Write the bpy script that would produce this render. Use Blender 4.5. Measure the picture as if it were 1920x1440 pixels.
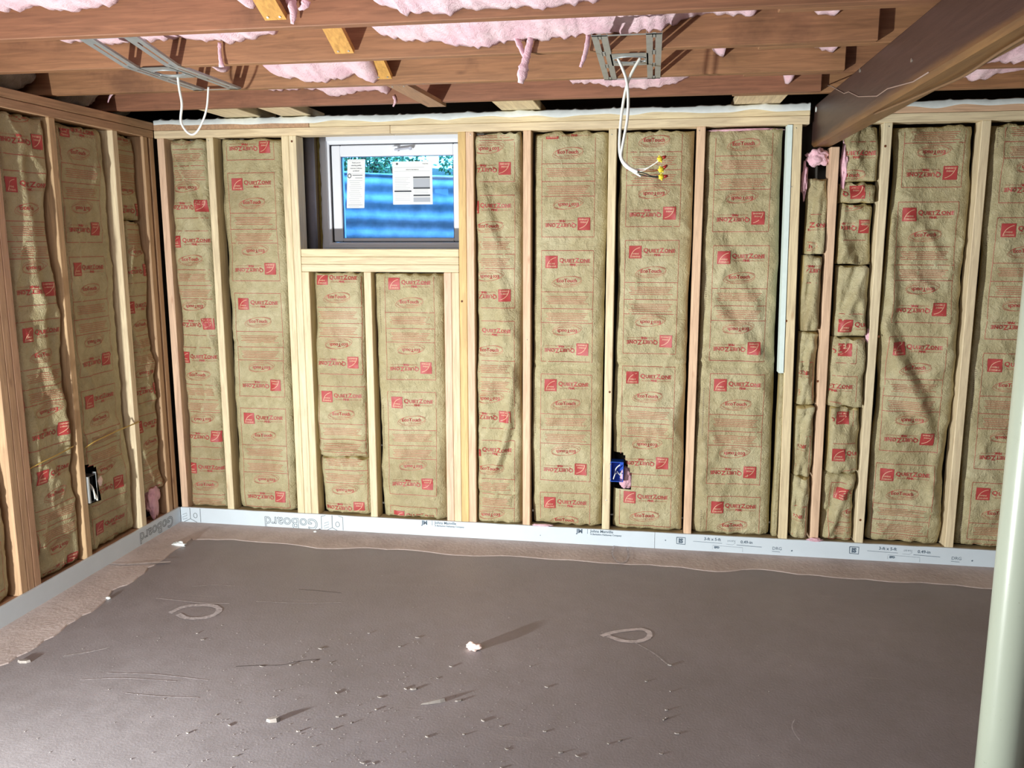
import bpy, bmesh, math, random
import numpy as np
from mathutils import Vector, Matrix, noise as mnoise

# ------------------------------------------------------------------ scene, camera, world, lights, exposure
scn = bpy.context.scene
for o in list(bpy.data.objects): bpy.data.objects.remove(o)
C = scn.collection
F_PX, CAM, YAW, PITCH, ROLL = 1582.9, Vector((2.2284, -4.1157, 1.5236)), .1628, .1672, -.0008
_cy, _sy = math.cos(YAW), math.sin(YAW)
FW = Vector((-_sy*math.cos(PITCH), _cy*math.cos(PITCH), -math.sin(PITCH)))
RT0 = Vector((_cy, _sy, 0)); UP0 = RT0.cross(FW)
RT = RT0*math.cos(ROLL)+UP0*math.sin(ROLL); UP = UP0*math.cos(ROLL)-RT0*math.sin(ROLL)
cam = bpy.data.cameras.new('camera'); cam_o = bpy.data.objects.new('camera', cam); C.objects.link(cam_o)
cam.sensor_fit = 'HORIZONTAL'; cam.sensor_width = 36; cam.lens = 36*F_PX/1920; cam.clip_start = .02
M = Matrix((RT, UP, -FW)).transposed().to_4x4(); M.translation = CAM; cam_o.matrix_world = M
scn.camera = cam_o
def at(x, y, ax, val):
    """point of the photograph (1920x1440) on the real plane  axis=val"""
    d = FW+RT*((x-960)/F_PX)-UP*((y-720)/F_PX); t = (val-CAM[ax])/d[ax]; return CAM+d*t

w = bpy.data.worlds.new('daylight'); scn.world = w; w.use_nodes = True
bg = w.node_tree.nodes['Background']; bg.inputs[0].default_value = (.11, .44, 1, 1); bg.inputs[1].default_value = 12.5

def area(name, loc, target, size, power, col, sy=None, spread=math.pi):
    l = bpy.data.lights.new(name, 'AREA'); l.energy = power; l.color = col; l.size = size; l.spread = spread
    if sy: l.shape = 'RECTANGLE'; l.size_y = sy
    o = bpy.data.objects.new(name, l); C.objects.link(o); o.location = loc
    o.rotation_euler = (Vector(target)-Vector(loc)).to_track_quat('-Z', 'Y').to_euler(); return o
area('work_lamp', (-.12, -3.3, .26), (2.6, 0, 1.30), .09, 118, (.97, 1, .98), .07, math.radians(128))
area('room_fill', (1.1, -4.6, 2.08), (1.5, -2.2, 0), 1.3, 66, (.97, .98, 1), .9)  # unseen soft fill added overhead, mainly to brighten the floor
area('side_fill', (-.05, -4.5, .62), (1.0, -1.6, .0), .6, 9, (.72, .84, 1), .9)  # weak cool fill added for the lower left floor, not a daylight opening
scn.view_settings.view_transform = 'Standard'; scn.view_settings.look = 'None'
scn.view_settings.gamma = 1; scn.view_settings.use_curve_mapping = False
scn.view_settings.exposure = -0.16

random.seed(7); RNG = np.random.RandomState(11)

# ------------------------------------------------------------------ materials
def srgb(r, g, b):
    f = lambda c: (c/255/12.92) if c/255 <= .04045 else ((c/255+.055)/1.055)**2.4
    return (f(r), f(g), f(b), 1)
class NT:
    def __init__(s, name):
        s.m = bpy.data.materials.new(name); s.m.use_nodes = True; s.t = s.m.node_tree; s.t.nodes.clear()
        s.out = s.n('ShaderNodeOutputMaterial'); s.b = s.n('ShaderNodeBsdfPrincipled'); s.l(s.b.outputs[0], s.out.inputs[0])
        s.tc = s.n('ShaderNodeTexCoord')
    def n(s, t, **k):
        x = s.t.nodes.new(t)
        for a, v in k.items(): setattr(x, a, v)
        return x
    def l(s, a, b): s.t.links.new(a, b)
    def mapped(s, scale=(1, 1, 1), coord='Object', rnd=False):
        mp = s.n('ShaderNodeMapping'); mp.inputs['Scale'].default_value = scale; s.l(s.tc.outputs[coord], mp.inputs[0])
        if rnd:
            oi = s.n('ShaderNodeObjectInfo'); cx = s.n('ShaderNodeVectorMath', operation='SCALE'); cx.inputs[0].default_value = (37, 19, 53)
            s.l(oi.outputs['Random'], cx.inputs['Scale']); s.l(cx.outputs[0], mp.inputs['Location'])
        return mp.outputs[0]
    def noise(s, vec, scale, detail=4, rough=.55, dist=0):
        x = s.n('ShaderNodeTexNoise'); x.inputs['Scale'].default_value = scale; x.inputs['Detail'].default_value = detail
        x.inputs['Roughness'].default_value = rough; x.inputs['Distortion'].default_value = dist; s.l(vec, x.inputs['Vector']); return x.outputs[0]
    def ramp(s, f, stops):
        r = s.n('ShaderNodeValToRGB'); e = r.color_ramp.elements
        while len(e) < len(stops): e.new(.5)
        for i, (p, c) in enumerate(stops): e[i].position = p; e[i].color = c if len(c) == 4 else (*c, 1)
        s.l(f, r.inputs[0]); return r.outputs[0]
    def mix(s, f, a, b, mode='MIX'):
        x = s.n('ShaderNodeMix', data_type='RGBA', blend_type=mode)
        for i, v in ((0, f), (6, a), (7, b)):
            if hasattr(v, 'links'): s.l(v, x.inputs[i])
            elif isinstance(v, (int, float)): x.inputs[i].default_value = v
            else: x.inputs[i].default_value = v
        return x.outputs[2]
    def bump(s, h, strength, dist=.01):
        x = s.n('ShaderNodeBump'); x.inputs['Strength'].default_value = strength; x.inputs['Distance'].default_value = dist
        s.l(h, x.inputs['Height']); s.l(x.outputs[0], s.b.inputs['Normal']); return x
    def col(s, c):
        if hasattr(c, 'links'): s.l(c, s.b.inputs['Base Color'])
        else: s.b.inputs['Base Color'].default_value = c
    def set(s, **k):
        for a, v in k.items(): s.b.inputs[a.replace('_', ' ')].default_value = v
BW = lambda v: (v, v, v, 1)
def plain(name, c, rough=.6, metal=0, nz=.12, scale=40, bump=.1):
    t = NT(name); v = t.mapped(rnd=True); n = t.noise(v, scale, 3)
    t.col(t.mix(nz, c, t.ramp(n, [(.3, tuple(x*.45 for x in c[:3])), (.75, tuple(min(1, x*1.25) for x in c[:3]))])))
    t.set(Roughness=rough, Metallic=metal); t.bump(n, bump, .003); return t.m
def wood(name, axis, ca, cb, cc, dark=(.12, .06, .03, 1), rough=.62, stain=.0, knot=.5):
    t = NT(name); k = {'x': (.9, 14, 14), 'y': (14, .9, 14), 'z': (14, 14, .9)}[axis]
    v = t.mapped(k, rnd=True); g = t.noise(v, 5.5, 6, .62, .8)
    oi = t.n('ShaderNodeObjectInfo')
    base = t.ramp(oi.outputs['Random'], [(0, ca), (.5, cb), (1, cc)])
    base = t.mix(t.ramp(g, [(.36, BW(0)), (.66, BW(.75))]), base, t.mix(.5, base, tuple(x*.45 for x in dark[:3])+(1,)), 'MIX')
    kv = t.mapped(tuple(s*.25 if s < 2 else s*.09 for s in k) if False else {'x': (1.1, 3, 3), 'y': (3, 1.1, 3), 'z': (3, 3, 1.1)}[axis], rnd=True)
    vo = t.n('ShaderNodeTexVoronoi'); vo.inputs['Scale'].default_value = 3.2; t.l(kv, vo.inputs['Vector'])
    base = t.mix(t.ramp(vo.outputs['Distance'], [(.03, BW(knot)), (.10, BW(0))]), base, dark)
    if stain:
        s2 = t.noise(t.mapped(rnd=True), 4, 5, .6); base = t.mix(t.ramp(s2, [(.56, BW(0)), (.72, BW(stain))]), base, dark)
    t.col(base); t.set(Roughness=rough); t.bump(g, .22, .002); return t.m
PINE = dict(ca=srgb(232, 214, 172), cb=srgb(234, 220, 184), cc=srgb(230, 208, 170), dark=srgb(172, 124, 82))
pine = {a: wood('pine_'+a, a, **PINE) for a in 'xyz'}
yellow_pine = wood('yellow_pine', 'z', srgb(224, 192, 130), srgb(222, 188, 124), srgb(226, 194, 134), srgb(160, 110, 60))
pink_pine = wood('pink_pine', 'z', srgb(232, 200, 168), srgb(230, 196, 162), srgb(228, 196, 168), srgb(168, 112, 82))
pink_pine_x = wood('pink_pine_x', 'x', srgb(222, 186, 154), srgb(226, 188, 152), srgb(218, 180, 148), srgb(150, 100, 70))
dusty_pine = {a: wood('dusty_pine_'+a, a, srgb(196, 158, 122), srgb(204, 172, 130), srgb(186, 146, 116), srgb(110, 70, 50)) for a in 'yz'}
joist_w = wood('old_fir', 'x', srgb(154, 108, 76), srgb(160, 118, 80), srgb(144, 98, 72), srgb(74, 46, 32), .6, .5)
joist_y = wood('old_fir_y', 'y', srgb(176, 136, 98), srgb(172, 132, 94), srgb(178, 140, 100), srgb(80, 50, 34), .6, .4)
brace_w = wood('brace_wood', 'y', srgb(206, 158, 84), srgb(200, 150, 80), srgb(210, 160, 90), srgb(120, 70, 30))

def beam_mat():
    t = NT('stained_beam'); v = t.mapped(); sx = t.n('ShaderNodeSeparateXYZ'); t.l(v, sx.inputs[0])
    n = t.noise(t.mapped((3, .7, 6)), 2.2, 5, .6); g = t.noise(t.mapped((14, .9, 14)), 5, 5, .6, .6)
    a = t.n('ShaderNodeMath', operation='MULTIPLY_ADD'); t.l(n, a.inputs[0]); a.inputs[1].default_value = .055; t.l(sx.outputs[2], a.inputs[2])
    wear = t.ramp(a.outputs[0], [(.026, BW(1)), (.058, BW(0))])
    c = t.mix(.5, srgb(66, 47, 42), t.ramp(g, [(.3, srgb(54, 39, 36)), (.7, srgb(76, 55, 48))]))
    wc = t.mix(.5, srgb(124, 88, 52), t.ramp(g, [(.3, srgb(92, 60, 38)), (.7, srgb(148, 112, 70))]))
    t.col(t.mix(wear, c, wc)); t.set(Roughness=.42); t.bump(g, .25, .003); return t.m
beam_m = beam_mat()
def kraft():
    t = NT('kraft_paper'); v = t.mapped(rnd=True)
    n1 = t.noise(v, 3, 4, .6); n2 = t.noise(v, 26, 5, .7, .4); n3 = t.noise(t.mapped((1, 1, .3), rnd=True), 46, 4, .65, .5)
    c = t.ramp(n1, [(.3, srgb(160, 147, 110)), (.5, srgb(178, 168, 129)), (.72, srgb(191, 183, 148))])
    c = t.mix(t.ramp(n2, [(.42, BW(0)), (.75, BW(.28))]), c, srgb(142, 118, 78)); t.col(c)
    t.set(Roughness=.5); 
    r = t.n('ShaderNodeMath', operation='SUBTRACT'); r.inputs[1].default_value = .5; t.l(n2, r.inputs[0])
    a = t.n('ShaderNodeMath', operation='ABSOLUTE'); t.l(r.outputs[0], a.inputs[0])
    b = t.bump(a.outputs[0], .75, .022); b2 = t.n('ShaderNodeBump'); b2.inputs['Strength'].default_value = .38; b2.inputs['Distance'].default_value = .007
    t.l(n3, b2.inputs['Height']); t.l(b2.outputs[0], b.inputs['Normal']); return t.m
kraft_m = kraft()
flange_m = plain('folded_paper_flange', srgb(172, 154, 104), .6, 0, .2, 20)
ink = plain('red_ink', srgb(172, 62, 60), .55, 0, .25, 30); ink_l = plain('faded_red_ink', srgb(184, 104, 84), .6, 0, .3, 60)
logo_l = plain('logo_reserve', srgb(214, 170, 140), .6); grey_ink = plain('grey_ink', srgb(128, 112, 86), .6)
def fibre(name, a, b, s=30):
    t = NT(name); v = t.mapped(rnd=True); n = t.noise(v, s, 6, .75, .6); m = t.noise(v, s*.3, 3)
    t.col(t.mix(t.ramp(m, [(.35, BW(0)), (.65, BW(1))]), a, b)); t.set(Roughness=.95); t.b.inputs['Sheen Weight'].default_value = .3
    t.b.inputs['Subsurface Weight'].default_value = 0; t.bump(n, .9, .012); return t.m
pink_m = fibre('pink_fibreglass', srgb(246, 200, 212), srgb(232, 176, 192)); pale_pink = fibre('pale_pink_fibreglass', srgb(246, 212, 220), srgb(236, 190, 204))
wool_m = fibre('grey_mineral_wool', srgb(140, 132, 112), srgb(104, 98, 84), 24)
def floor_mat():
    t = NT('concrete'); v = t.mapped(); n1 = t.noise(v, 1.1, 5, .6); n2 = t.noise(v, 14, 6, .7); n3 = t.noise(v, 120, 2)
    c = t.ramp(n1, [(.3, srgb(136, 131, 133)), (.52, srgb(148, 143, 146)), (.75, srgb(160, 155, 158))])
    c = t.mix(t.ramp(n2, [(.35, BW(.30)), (.6, BW(0))]), c, srgb(118, 112, 113))
    sc = t.noise(t.mapped((1.2, 22, 1)), 2.2, 4, .6); c = t.mix(t.ramp(sc, [(.66, BW(0)), (.74, BW(.28))]), c, srgb(176, 168, 168))
    c = t.mix(t.ramp(n3, [(.72, BW(0)), (.8, BW(.35))]), c, srgb(190, 182, 178))
    t.col(c); r = t.ramp(n2, [(.3, BW(.42)), (.7, BW(.62))]); t.l(r, t.b.inputs['Roughness'])
    t.bump(t.mix(.6, n2, n3), .16, .006); return t.m
conc = floor_mat()
lip_m = NT('patched_concrete'); _v = lip_m.mapped(); _n = lip_m.noise(_v, 5, 6, .65); _n2 = lip_m.noise(_v, 60, 3)
lip_m.col(lip_m.ramp(_n, [(.3, srgb(176, 163, 158)), (.55, srgb(198, 186, 181)), (.75, srgb(210, 199, 195))])); lip_m.set(Roughness=.8)
lip_m.bump(lip_m.mix(.5, _n, _n2), .5, .008); lip_m = lip_m.m
wallc = plain('foundation_concrete', srgb(96, 90, 84), .9, 0, .3, 8); dark_rim = plain('near_black_rim', srgb(20, 23, 27), .5, 0, .2, 10)  # rim boards are plain near-black, slightly blue
sub_m = wood('subfloor_board', 'x', srgb(150, 110, 70), srgb(150, 110, 72), srgb(145, 104, 66), srgb(80, 50, 30))
foam_m = plain('pale_blue_foam_board', srgb(206, 218, 226), .5, 0, .06, 12, .05)
sealant = plain('white_sealant', srgb(226, 232, 230), .5, 0, .15, 30, .5)
aqua = plain('aqua_foam', srgb(222, 238, 232), .6, 0, .1, 30)
blk_ink = plain('black_ink', srgb(70, 78, 82), .6, 0, 0); blue_ink = plain('blue_grey_ink', srgb(86, 104, 120), .6, 0, 0)
galv = plain('galvanised_steel', srgb(172, 178, 180), .42, .55, .25, 18)
slot_m = plain('slot_dark', srgb(50, 50, 50), .7)
vinyl = plain('white_vinyl', srgb(236, 239, 246), .35, 0, .02, 10, .02); gasket = plain('black_gasket', srgb(22, 24, 34), .5)
paper = plain('white_paper', srgb(238, 240, 240), .6, 0, .03); p_ink = plain('paper_ink', srgb(60, 66, 74), .6, 0, 0); p_grey = plain('paper_grey', srgb(176, 182, 192), .6, 0, 0)
cable_w = plain('white_cable_jacket', srgb(228, 230, 222), .38, 0, .05); cable_y = plain('yellow_cable_jacket', srgb(190, 160, 84), .5)
cu = plain('bare_copper', srgb(190, 110, 60), .3, .9); yel = plain('yellow_plastic', srgb(236, 216, 60), .35); redp = plain('dark_red_plastic', srgb(150, 34, 26), .35)
blk = plain('black_plastic', srgb(22, 22, 24), .5); bluep = plain('blue_plastic', srgb(36, 84, 190), .35, 0, .08); dkgrey = plain('dark_grey_plastic', srgb(60, 62, 66), .5)
pipe_m = plain('grey_pipe', srgb(140, 138, 150), .6, 0, .3, 12); chip_m = plain('wood_chip', srgb(142, 134, 128), .8, 0, .4, 60)
scrap_m = plain('pale_foam_scrap', srgb(240, 214, 204), .8, 0, .3, 40, .8); chalk = plain('white_marking_paint', srgb(214, 208, 208), .9, 0, .5, 50)
spray = plain('olive_spray_foam', srgb(150, 134, 72), .8, 0, .4, 40, .9)
soil = plain('soil', srgb(96, 90, 70), .9, 0, .5, 12, .8); bark = plain('bark', srgb(120, 104, 80), .9, 0, .4, 30)
leaf = plain('leaf', srgb(118, 150, 92), .5, 0, .5, 6)
nail = plain('nail_head', srgb(190, 186, 176), .35, .8)
knotm = plain('dark_knot', srgb(110, 60, 26), .7, 0, .5, 60)
crack_m = plain('peeled_paint_edge', srgb(150, 128, 116), .6)
def col_mat():
    t = NT('painted_steel'); v = t.mapped(); n = t.noise(v, 7, 6, .7); n2 = t.noise(v, 46, 4, .7)
    c = t.mix(t.ramp(n, [(.60, BW(0)), (.68, BW(.22))]), srgb(164, 172, 156), srgb(150, 152, 132))
    f = t.ramp(n2, [(.67, BW(0)), (.73, BW(.8))]); g = t.ramp(n, [(.48, BW(0)), (.6, BW(1))])
    c = t.mix(t.mix(1, f, g, 'MULTIPLY'), c, srgb(96, 94, 78)); t.col(c); t.set(Roughness=.28); t.bump(n2, .06, .002); return t.m
col_m = col_mat()
def well_mat():
    t = NT('galvanised_corrugated'); v = t.mapped(); n = t.noise(v, 9, 5, .6)
    t.col(t.ramp(n, [(.3, srgb(150, 160, 172)), (.7, srgb(214, 220, 228))])); t.set(Roughness=.55, Metallic=.25); t.bump(n, .15, .004); return t.m
well_m = well_mat()
gm = NT('window_glass'); gm.t.nodes.remove(gm.b); _tr = gm.n('ShaderNodeBsdfTransparent'); _gl = gm.n('ShaderNodeBsdfGlossy'); _gl.inputs['Roughness'].default_value = .02
_mx = gm.n('ShaderNodeMixShader'); _fr = gm.n('ShaderNodeFresnel'); _fr.inputs[0].default_value = 1.45; _tr.inputs[0].default_value = (.93, .97, 1, 1)
gm.l(_fr.outputs[0], _mx.inputs[0]); gm.l(_tr.outputs[0], _mx.inputs[1]); gm.l(_gl.outputs[0], _mx.inputs[2]); gm.l(_mx.outputs[0], gm.out.inputs[0]); glass = gm.m

# ------------------------------------------------------------------ object helpers
def wloc(p):
    v = Vector((0, 0, 0))
    while p: v += p.location; p = p.parent
    return v
def mk(name, V, Fc, mat, parent=None, smooth=False, mats=None, mi=None):
    V = np.asarray(V, dtype=float).reshape(-1, 3)
    if parent: org = np.array(wloc(parent))
    else: lo, hi = V.min(0), V.max(0); org = np.array([(lo[0]+hi[0])/2, (lo[1]+hi[1])/2, lo[2]])
    me = bpy.data.meshes.new(name); me.from_pydata((V-org).tolist(), [], [tuple(int(i) for i in f) for f in Fc])
    for m_ in (mats or [mat]): me.materials.append(m_)
    if mi is not None: me.polygons.foreach_set('material_index', mi)
    if smooth: me.polygons.foreach_set('use_smooth', [True]*len(me.polygons))
    me.update(); o = bpy.data.objects.new(name, me); C.objects.link(o)
    if parent: o.parent = parent
    else: o.location = org
    return o
def tag(o, label=None, cat=None, group=None, kind=None):
    if label: o['label'] = label
    if cat: o['category'] = cat
    if group: o['group'] = group
    if kind: o['kind'] = kind
    return o
def empty(name, loc, label=None, cat=None, group=None, kind=None):
    o = bpy.data.objects.new(name, None); o.location = loc; o.empty_display_size = .05; C.objects.link(o); return tag(o, label, cat, group, kind)
class MB:
    def __init__(s): s.v = []; s.f = []; s.m = []
    def add(s, V, Fc, mi=0):
        b = len(s.v); s.v += [tuple(map(float, p)) for p in V]; s.f += [tuple(b+int(i) for i in f) for f in Fc]; s.m += [mi]*len(Fc); return s
    def box(s, x0, x1, y0, y1, z0, z1, mi=0, c=0.0, xf=None):
        """box with chamfered edges (c)"""
        if c <= 0:
            V = [(x, y, z) for x in (x0, x1) for y in (y0, y1) for z in (z0, z1)]
            Fc = [(0, 1, 3, 2), (4, 6, 7, 5), (0, 4, 5, 1), (2, 3, 7, 6), (0, 2, 6, 4), (1, 5, 7, 3)]
        else:
            bm = bmesh.new(); bmesh.ops.create_cube(bm, size=1)
            for v in bm.verts: v.co = Vector((x0+(v.co.x+.5)*(x1-x0), y0+(v.co.y+.5)*(y1-y0), z0+(v.co.z+.5)*(z1-z0)))
            bmesh.ops.bevel(bm, geom=bm.edges[:], offset=c, segments=1, affect='EDGES', profile=.5)
            bm.verts.index_update(); V = [tuple(v.co) for v in bm.verts]; Fc = [tuple(v.index for v in f.verts) for f in bm.faces]; bm.free()
        if xf: V = [xf(p) for p in V]
        return s.add(V, Fc, mi)
    def tube(s, pts, r, n=8, mi=0, flat=None, caps=True):
        P = [Vector(p) for p in pts]; R = r if isinstance(r, (list, tuple)) else [r]*len(P); V = []; Fc = []
        up = None
        for i, p in enumerate(P):
            t = (P[min(i+1, len(P)-1)]-P[max(i-1, 0)]).normalized()
            if up is None: up = t.orthogonal().normalized()
            up = (up-t*up.dot(t)).normalized(); sd = t.cross(up)
            for k in range(n):
                a = 2*math.pi*k/n; V.append(p+up*math.cos(a)*R[i]+sd*math.sin(a)*R[i]*(flat or 1))
        for i in range(len(P)-1):
            for k in range(n): a = i*n+k; b = i*n+(k+1) % n; Fc.append((a, b, b+n, a+n))
        if caps: Fc.append(tuple(range(n-1, -1, -1))); Fc.append(tuple((len(P)-1)*n+k for k in range(n)))
        return s.add(V, Fc, mi)
    def mk(s, name, mat, parent=None, smooth=False, mats=None): return mk(name, s.v, s.f, mat, parent, smooth, mats, s.m if mats else None)
def catmull(P, k=6):
    P = [Vector(p) for p in P]; Q = [P[0]*2-P[1]]+P+[P[-1]*2-P[-2]]; o = []
    for i in range(1, len(Q)-2):
        a, b, c, d = Q[i-1:i+3]
        for j in range(k):
            t = j/k; o.append(.5*((2*b)+(c-a)*t+(2*a-5*b+4*c-d)*t*t+(3*b-a-3*c+d)*t**3))
    o.append(P[-1]); return o
def plank(name, x0, x1, y0, y1, z0, z1, mat, parent=None, c=.0025, dx_top=0, dy=0):
    """dx_top leans a stud; dy skews a joist"""
    m = MB(); m.box(x0, x1, y0, y1, z0, z1, c=c)
    if dx_top: m.v = [(x+dx_top*(z-z0)/(z1-z0), y, z) for x, y, z in m.v]
    if dy: m.v = [(x, y+dy*(x-x0)/(x1-x0), z) for x, y, z in m.v]
    return m.mk(name, mat, parent)

# ------------------------------------------------------------------ numpy value noise
_T = RNG.rand(256, 256)
def vn(x, y, s=0):
    x = np.asarray(x, float)+s*17.37; y = np.asarray(y, float)+s*9.71
    xi = np.floor(x).astype(int); yi = np.floor(y).astype(int); fx = x-xi; fy = y-yi
    fx = fx*fx*(3-2*fx); fy = fy*fy*(3-2*fy); g = lambda a, b: _T[a % 256, b % 256]
    return (g(xi, yi)*(1-fx)+g(xi+1, yi)*fx)*(1-fy)+(g(xi, yi+1)*(1-fx)+g(xi+1, yi+1)*fx)*fy
def ridge(x, y, s=0): return (1-np.abs(2*vn(x, y, s)-1))**3

# ------------------------------------------------------------------ FLOOR
fl = tag(MB().box(-.6, 6.2, -7, .3, -.1, 0).mk('floor', conc), kind='structure')
def lip(name, pts_in, pts_out, n=60):
    m = MB(); V = []; Fc = []
    for i in range(n+1):
        t = i/n; a = Vector(pts_in[0]).lerp(Vector(pts_in[1]), t); b = Vector(pts_out[0]).lerp(Vector(pts_out[1]), t)
        j = (vn(t*22, 3)-.5)*.07+(vn(t*70, 9)-.5)*.025; b = b+(b-a).normalized()*float(j)
        e = (b-a).normalized()*.006
        V += [(a.x, a.y, .005), (b.x, b.y, .0028), (b.x+e.x, b.y+e.y, 0.0003)]
        if i < n: k = i*3; Fc += [(k, k+1, k+4, k+3), (k+1, k+2, k+5, k+4)]
    m.add(V, Fc); return m.mk(name, lip_m, fl)
lip('concrete_patch', ((-.3, 0, 0), (5.2, 0, 0)), ((-.1, -.24, 0), (5.2, -.24, 0)), 110)
lip('concrete_patch', ((-.3, -3.4, 0), (-.3, 0, 0)), ((-.02, -3.4, 0), (-.09, -.2, 0)), 70)
# walls of the unseen half of the basement
tag(MB().box(5.4, 5.5, -7, .4, 0, 2.45).mk('wall_right', plain('drywall_r', srgb(196, 190, 180), .8)), kind='structure')
tag(MB().box(-.6, 5.5, -7.1, -7, 0, 2.45).mk('wall_front', plain('drywall_f', srgb(196, 190, 180), .8)), kind='structure')
# foundation behind the stud wall, with the window opening
WX0, WX1, WZ0, WZ1 = .455, 1.33, 1.46, 2.13
m = MB(); Y0, Y1 = .27, .50
m.box(-.8, WX0, Y0, Y1, 0, 2.13).box(WX1, 5.5, Y0, Y1, 0, 2.13).box(WX0, WX1, Y0, Y1, 0, WZ0)
wb = tag(m.mk('wall_back', wallc), kind='structure')
MB().box(-.8, 5.5, .27, .46, 2.131, 2.384).mk('rim_board', dark_rim, wb)
wl = tag(MB().box(-.8, -.44, -7, .26, 0, 2.12).mk('wall_left', wallc), kind='structure')
MB().box(-.86, -.79, -7, .268, 2.121, 2.384).mk('rim_board', dark_rim, wl)

# ------------------------------------------------------------------ STUD FRAMING  (children of the walls)
ZB, ZT = .077, 2.045
D = .089
def stud(x0, x1, mat=None, z1=ZT, lean=0, label=None):
    o = plank('stud', x0, x1, 0, D, ZB, z1, mat or pine['z'], wb, dx_top=lean)
    if label: o['label'] = label
    return o
stud(-.290, -.252, pink_pine); stud(-.019, .019, pine['z'])
stud(.385, .4235); stud(.4245, .463); stud(.464, .502, z1=1.372, mat=pine['z'])
stud(.794, .832, z1=1.372); stud(1.209, 1.2475, pink_pine, 1.372); stud(1.2485, 1.287, pine['z'], 1.372)
stud(1.288, 1.326, yellow_pine); stud(1.327, 1.365, pink_pine)
stud(1.607, 1.645, pink_pine); stud(2.013, 2.051); stud(2.419, 2.457, pink_pine)
stud(2.876, 2.918, pine['z'], lean=-.034); stud(3.024, 3.063, pink_pine, lean=-.012, z1=1.944)
stud(3.232, 3.270); stud(3.639, 3.677, pine['z']); stud(4.045, 4.083); stud(4.45, 4.488, pink_pine); stud(4.86, 4.898)
MB().box(2.846, 2.868, -.004, .06, ZB+.83, ZT-.002, xf=lambda p: (p[0]-.030*(p[2]-ZB)/(ZT-ZB)+.002, p[1], p[2])).mk('foam_strip', aqua, wb)
plank('bottom_plate', -.305, 5.3, 0, D, .038, .076, pine['x'], wb)
for a, b, z0, z1 in ((.4645, 1.2865, 1.449, 1.487), (.4645, 1.2865, 1.411, 1.448), (.4645, 1.2865, 1.373, 1.410)): plank('sill_plank', a, b, 0, D, z0, z1, pine['x'], wb)
XJ = at(579, 233, 1, 0).x; BX0, BX1 = 2.925, 3.045
plank('top_plate', -.304, .95, 0, D, ZT, 2.083, pine['x'], wb); plank('top_plate', .951, BX0-.01, 0, D, ZT, 2.083, pine['x'], wb); plank('top_plate', BX1, 5.3, 0, D, ZT, 2.083, pine['x'], wb)
plank('top_plate', -.304, XJ-.001, 0, D, 2.084, 2.121, dusty_pine['y'], wb); plank('top_plate', XJ+.001, BX0-.01, 0, D, 2.084, 2.121, pine['x'], wb)
plank('top_plate', BX1, 5.3, .002, D, 2.084, 2.121, pink_pine_x, wb)
# white sealant bead smeared along the top plate
def bead(x0, x1):
    m = MB(); V = []; Fc = []; n = int((x1-x0)/.012)
    for i in range(n+1):
        x = x0+(x1-x0)*i/n; h = .012+.006*float(vn(x*18, 2))+.008*float(vn(x*60, 5))**4; lo = .016*float(vn(x*9, 7))+.006
        V += [(x, -.0025, 2.121-lo), (x, -.004, 2.121+h*.6), (x, .01, 2.121+h), (x, .085, 2.121+h*.8), (x, .086, 2.1212)]
        if i < n:
            for k in range(4): Fc.append((i*5+k, i*5+k+1, i*5+5+k+1, i*5+5+k))
    return m.add(V, Fc).mk('sealant_bead', sealant, wb, True)
bead(-.3, BX0-.012); bead(BX1, 5.2)
# flat blocks from the last joist to the wall
for a, b in ((.085, .275), (.385, .54), (1.50, 1.69), (2.58, 2.785), (4.0, 4.15)): plank('blocking', a, b, -.2515, .20, 2.141, 2.178, pine['y'], wb)
# left wall framing
XL = -.305
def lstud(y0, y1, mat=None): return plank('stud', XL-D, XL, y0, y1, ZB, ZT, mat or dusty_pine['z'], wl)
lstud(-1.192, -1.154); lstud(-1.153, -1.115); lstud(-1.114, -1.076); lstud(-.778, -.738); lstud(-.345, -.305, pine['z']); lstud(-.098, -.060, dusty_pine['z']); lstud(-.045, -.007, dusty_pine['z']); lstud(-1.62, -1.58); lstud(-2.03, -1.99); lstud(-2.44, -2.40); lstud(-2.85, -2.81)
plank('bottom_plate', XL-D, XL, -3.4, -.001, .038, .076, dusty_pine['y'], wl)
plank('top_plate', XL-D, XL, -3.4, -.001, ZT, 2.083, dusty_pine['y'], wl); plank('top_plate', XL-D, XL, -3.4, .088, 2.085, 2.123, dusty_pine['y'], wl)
# nail heads and knots of the studs
for (x, y) in ((391, 264), (391, 302), (1147, 252), (1311, 245), (1667, 237), (1660, 274), (1484, 350), (1143, 735), (1137, 938), (866, 565), (882, 252), (547, 265), (1474, 602), (1648, 631), (1613, 975), (1533, 715), (988, 637), (1493, 240)):
    p = at(x, y, 1, -.0012); big = (x, y) in ((1660, 274), (1533, 715), (1474, 602), (1648, 631), (866, 565), (1143, 735), (1613, 975), (547, 265))
    r = .006 if big else .0028; V = [(p.x+r*math.cos(a)*(1 if not big else .9), -.0012, p.z+r*math.sin(a)) for a in [k*math.pi/4 for k in range(8)]]
    mk('knot' if big else 'nail_head', V+[(p.x, -.002, p.z)], [(k, (k+1) % 8, 8) for k in range(8)], knotm if big else nail, wb)

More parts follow.
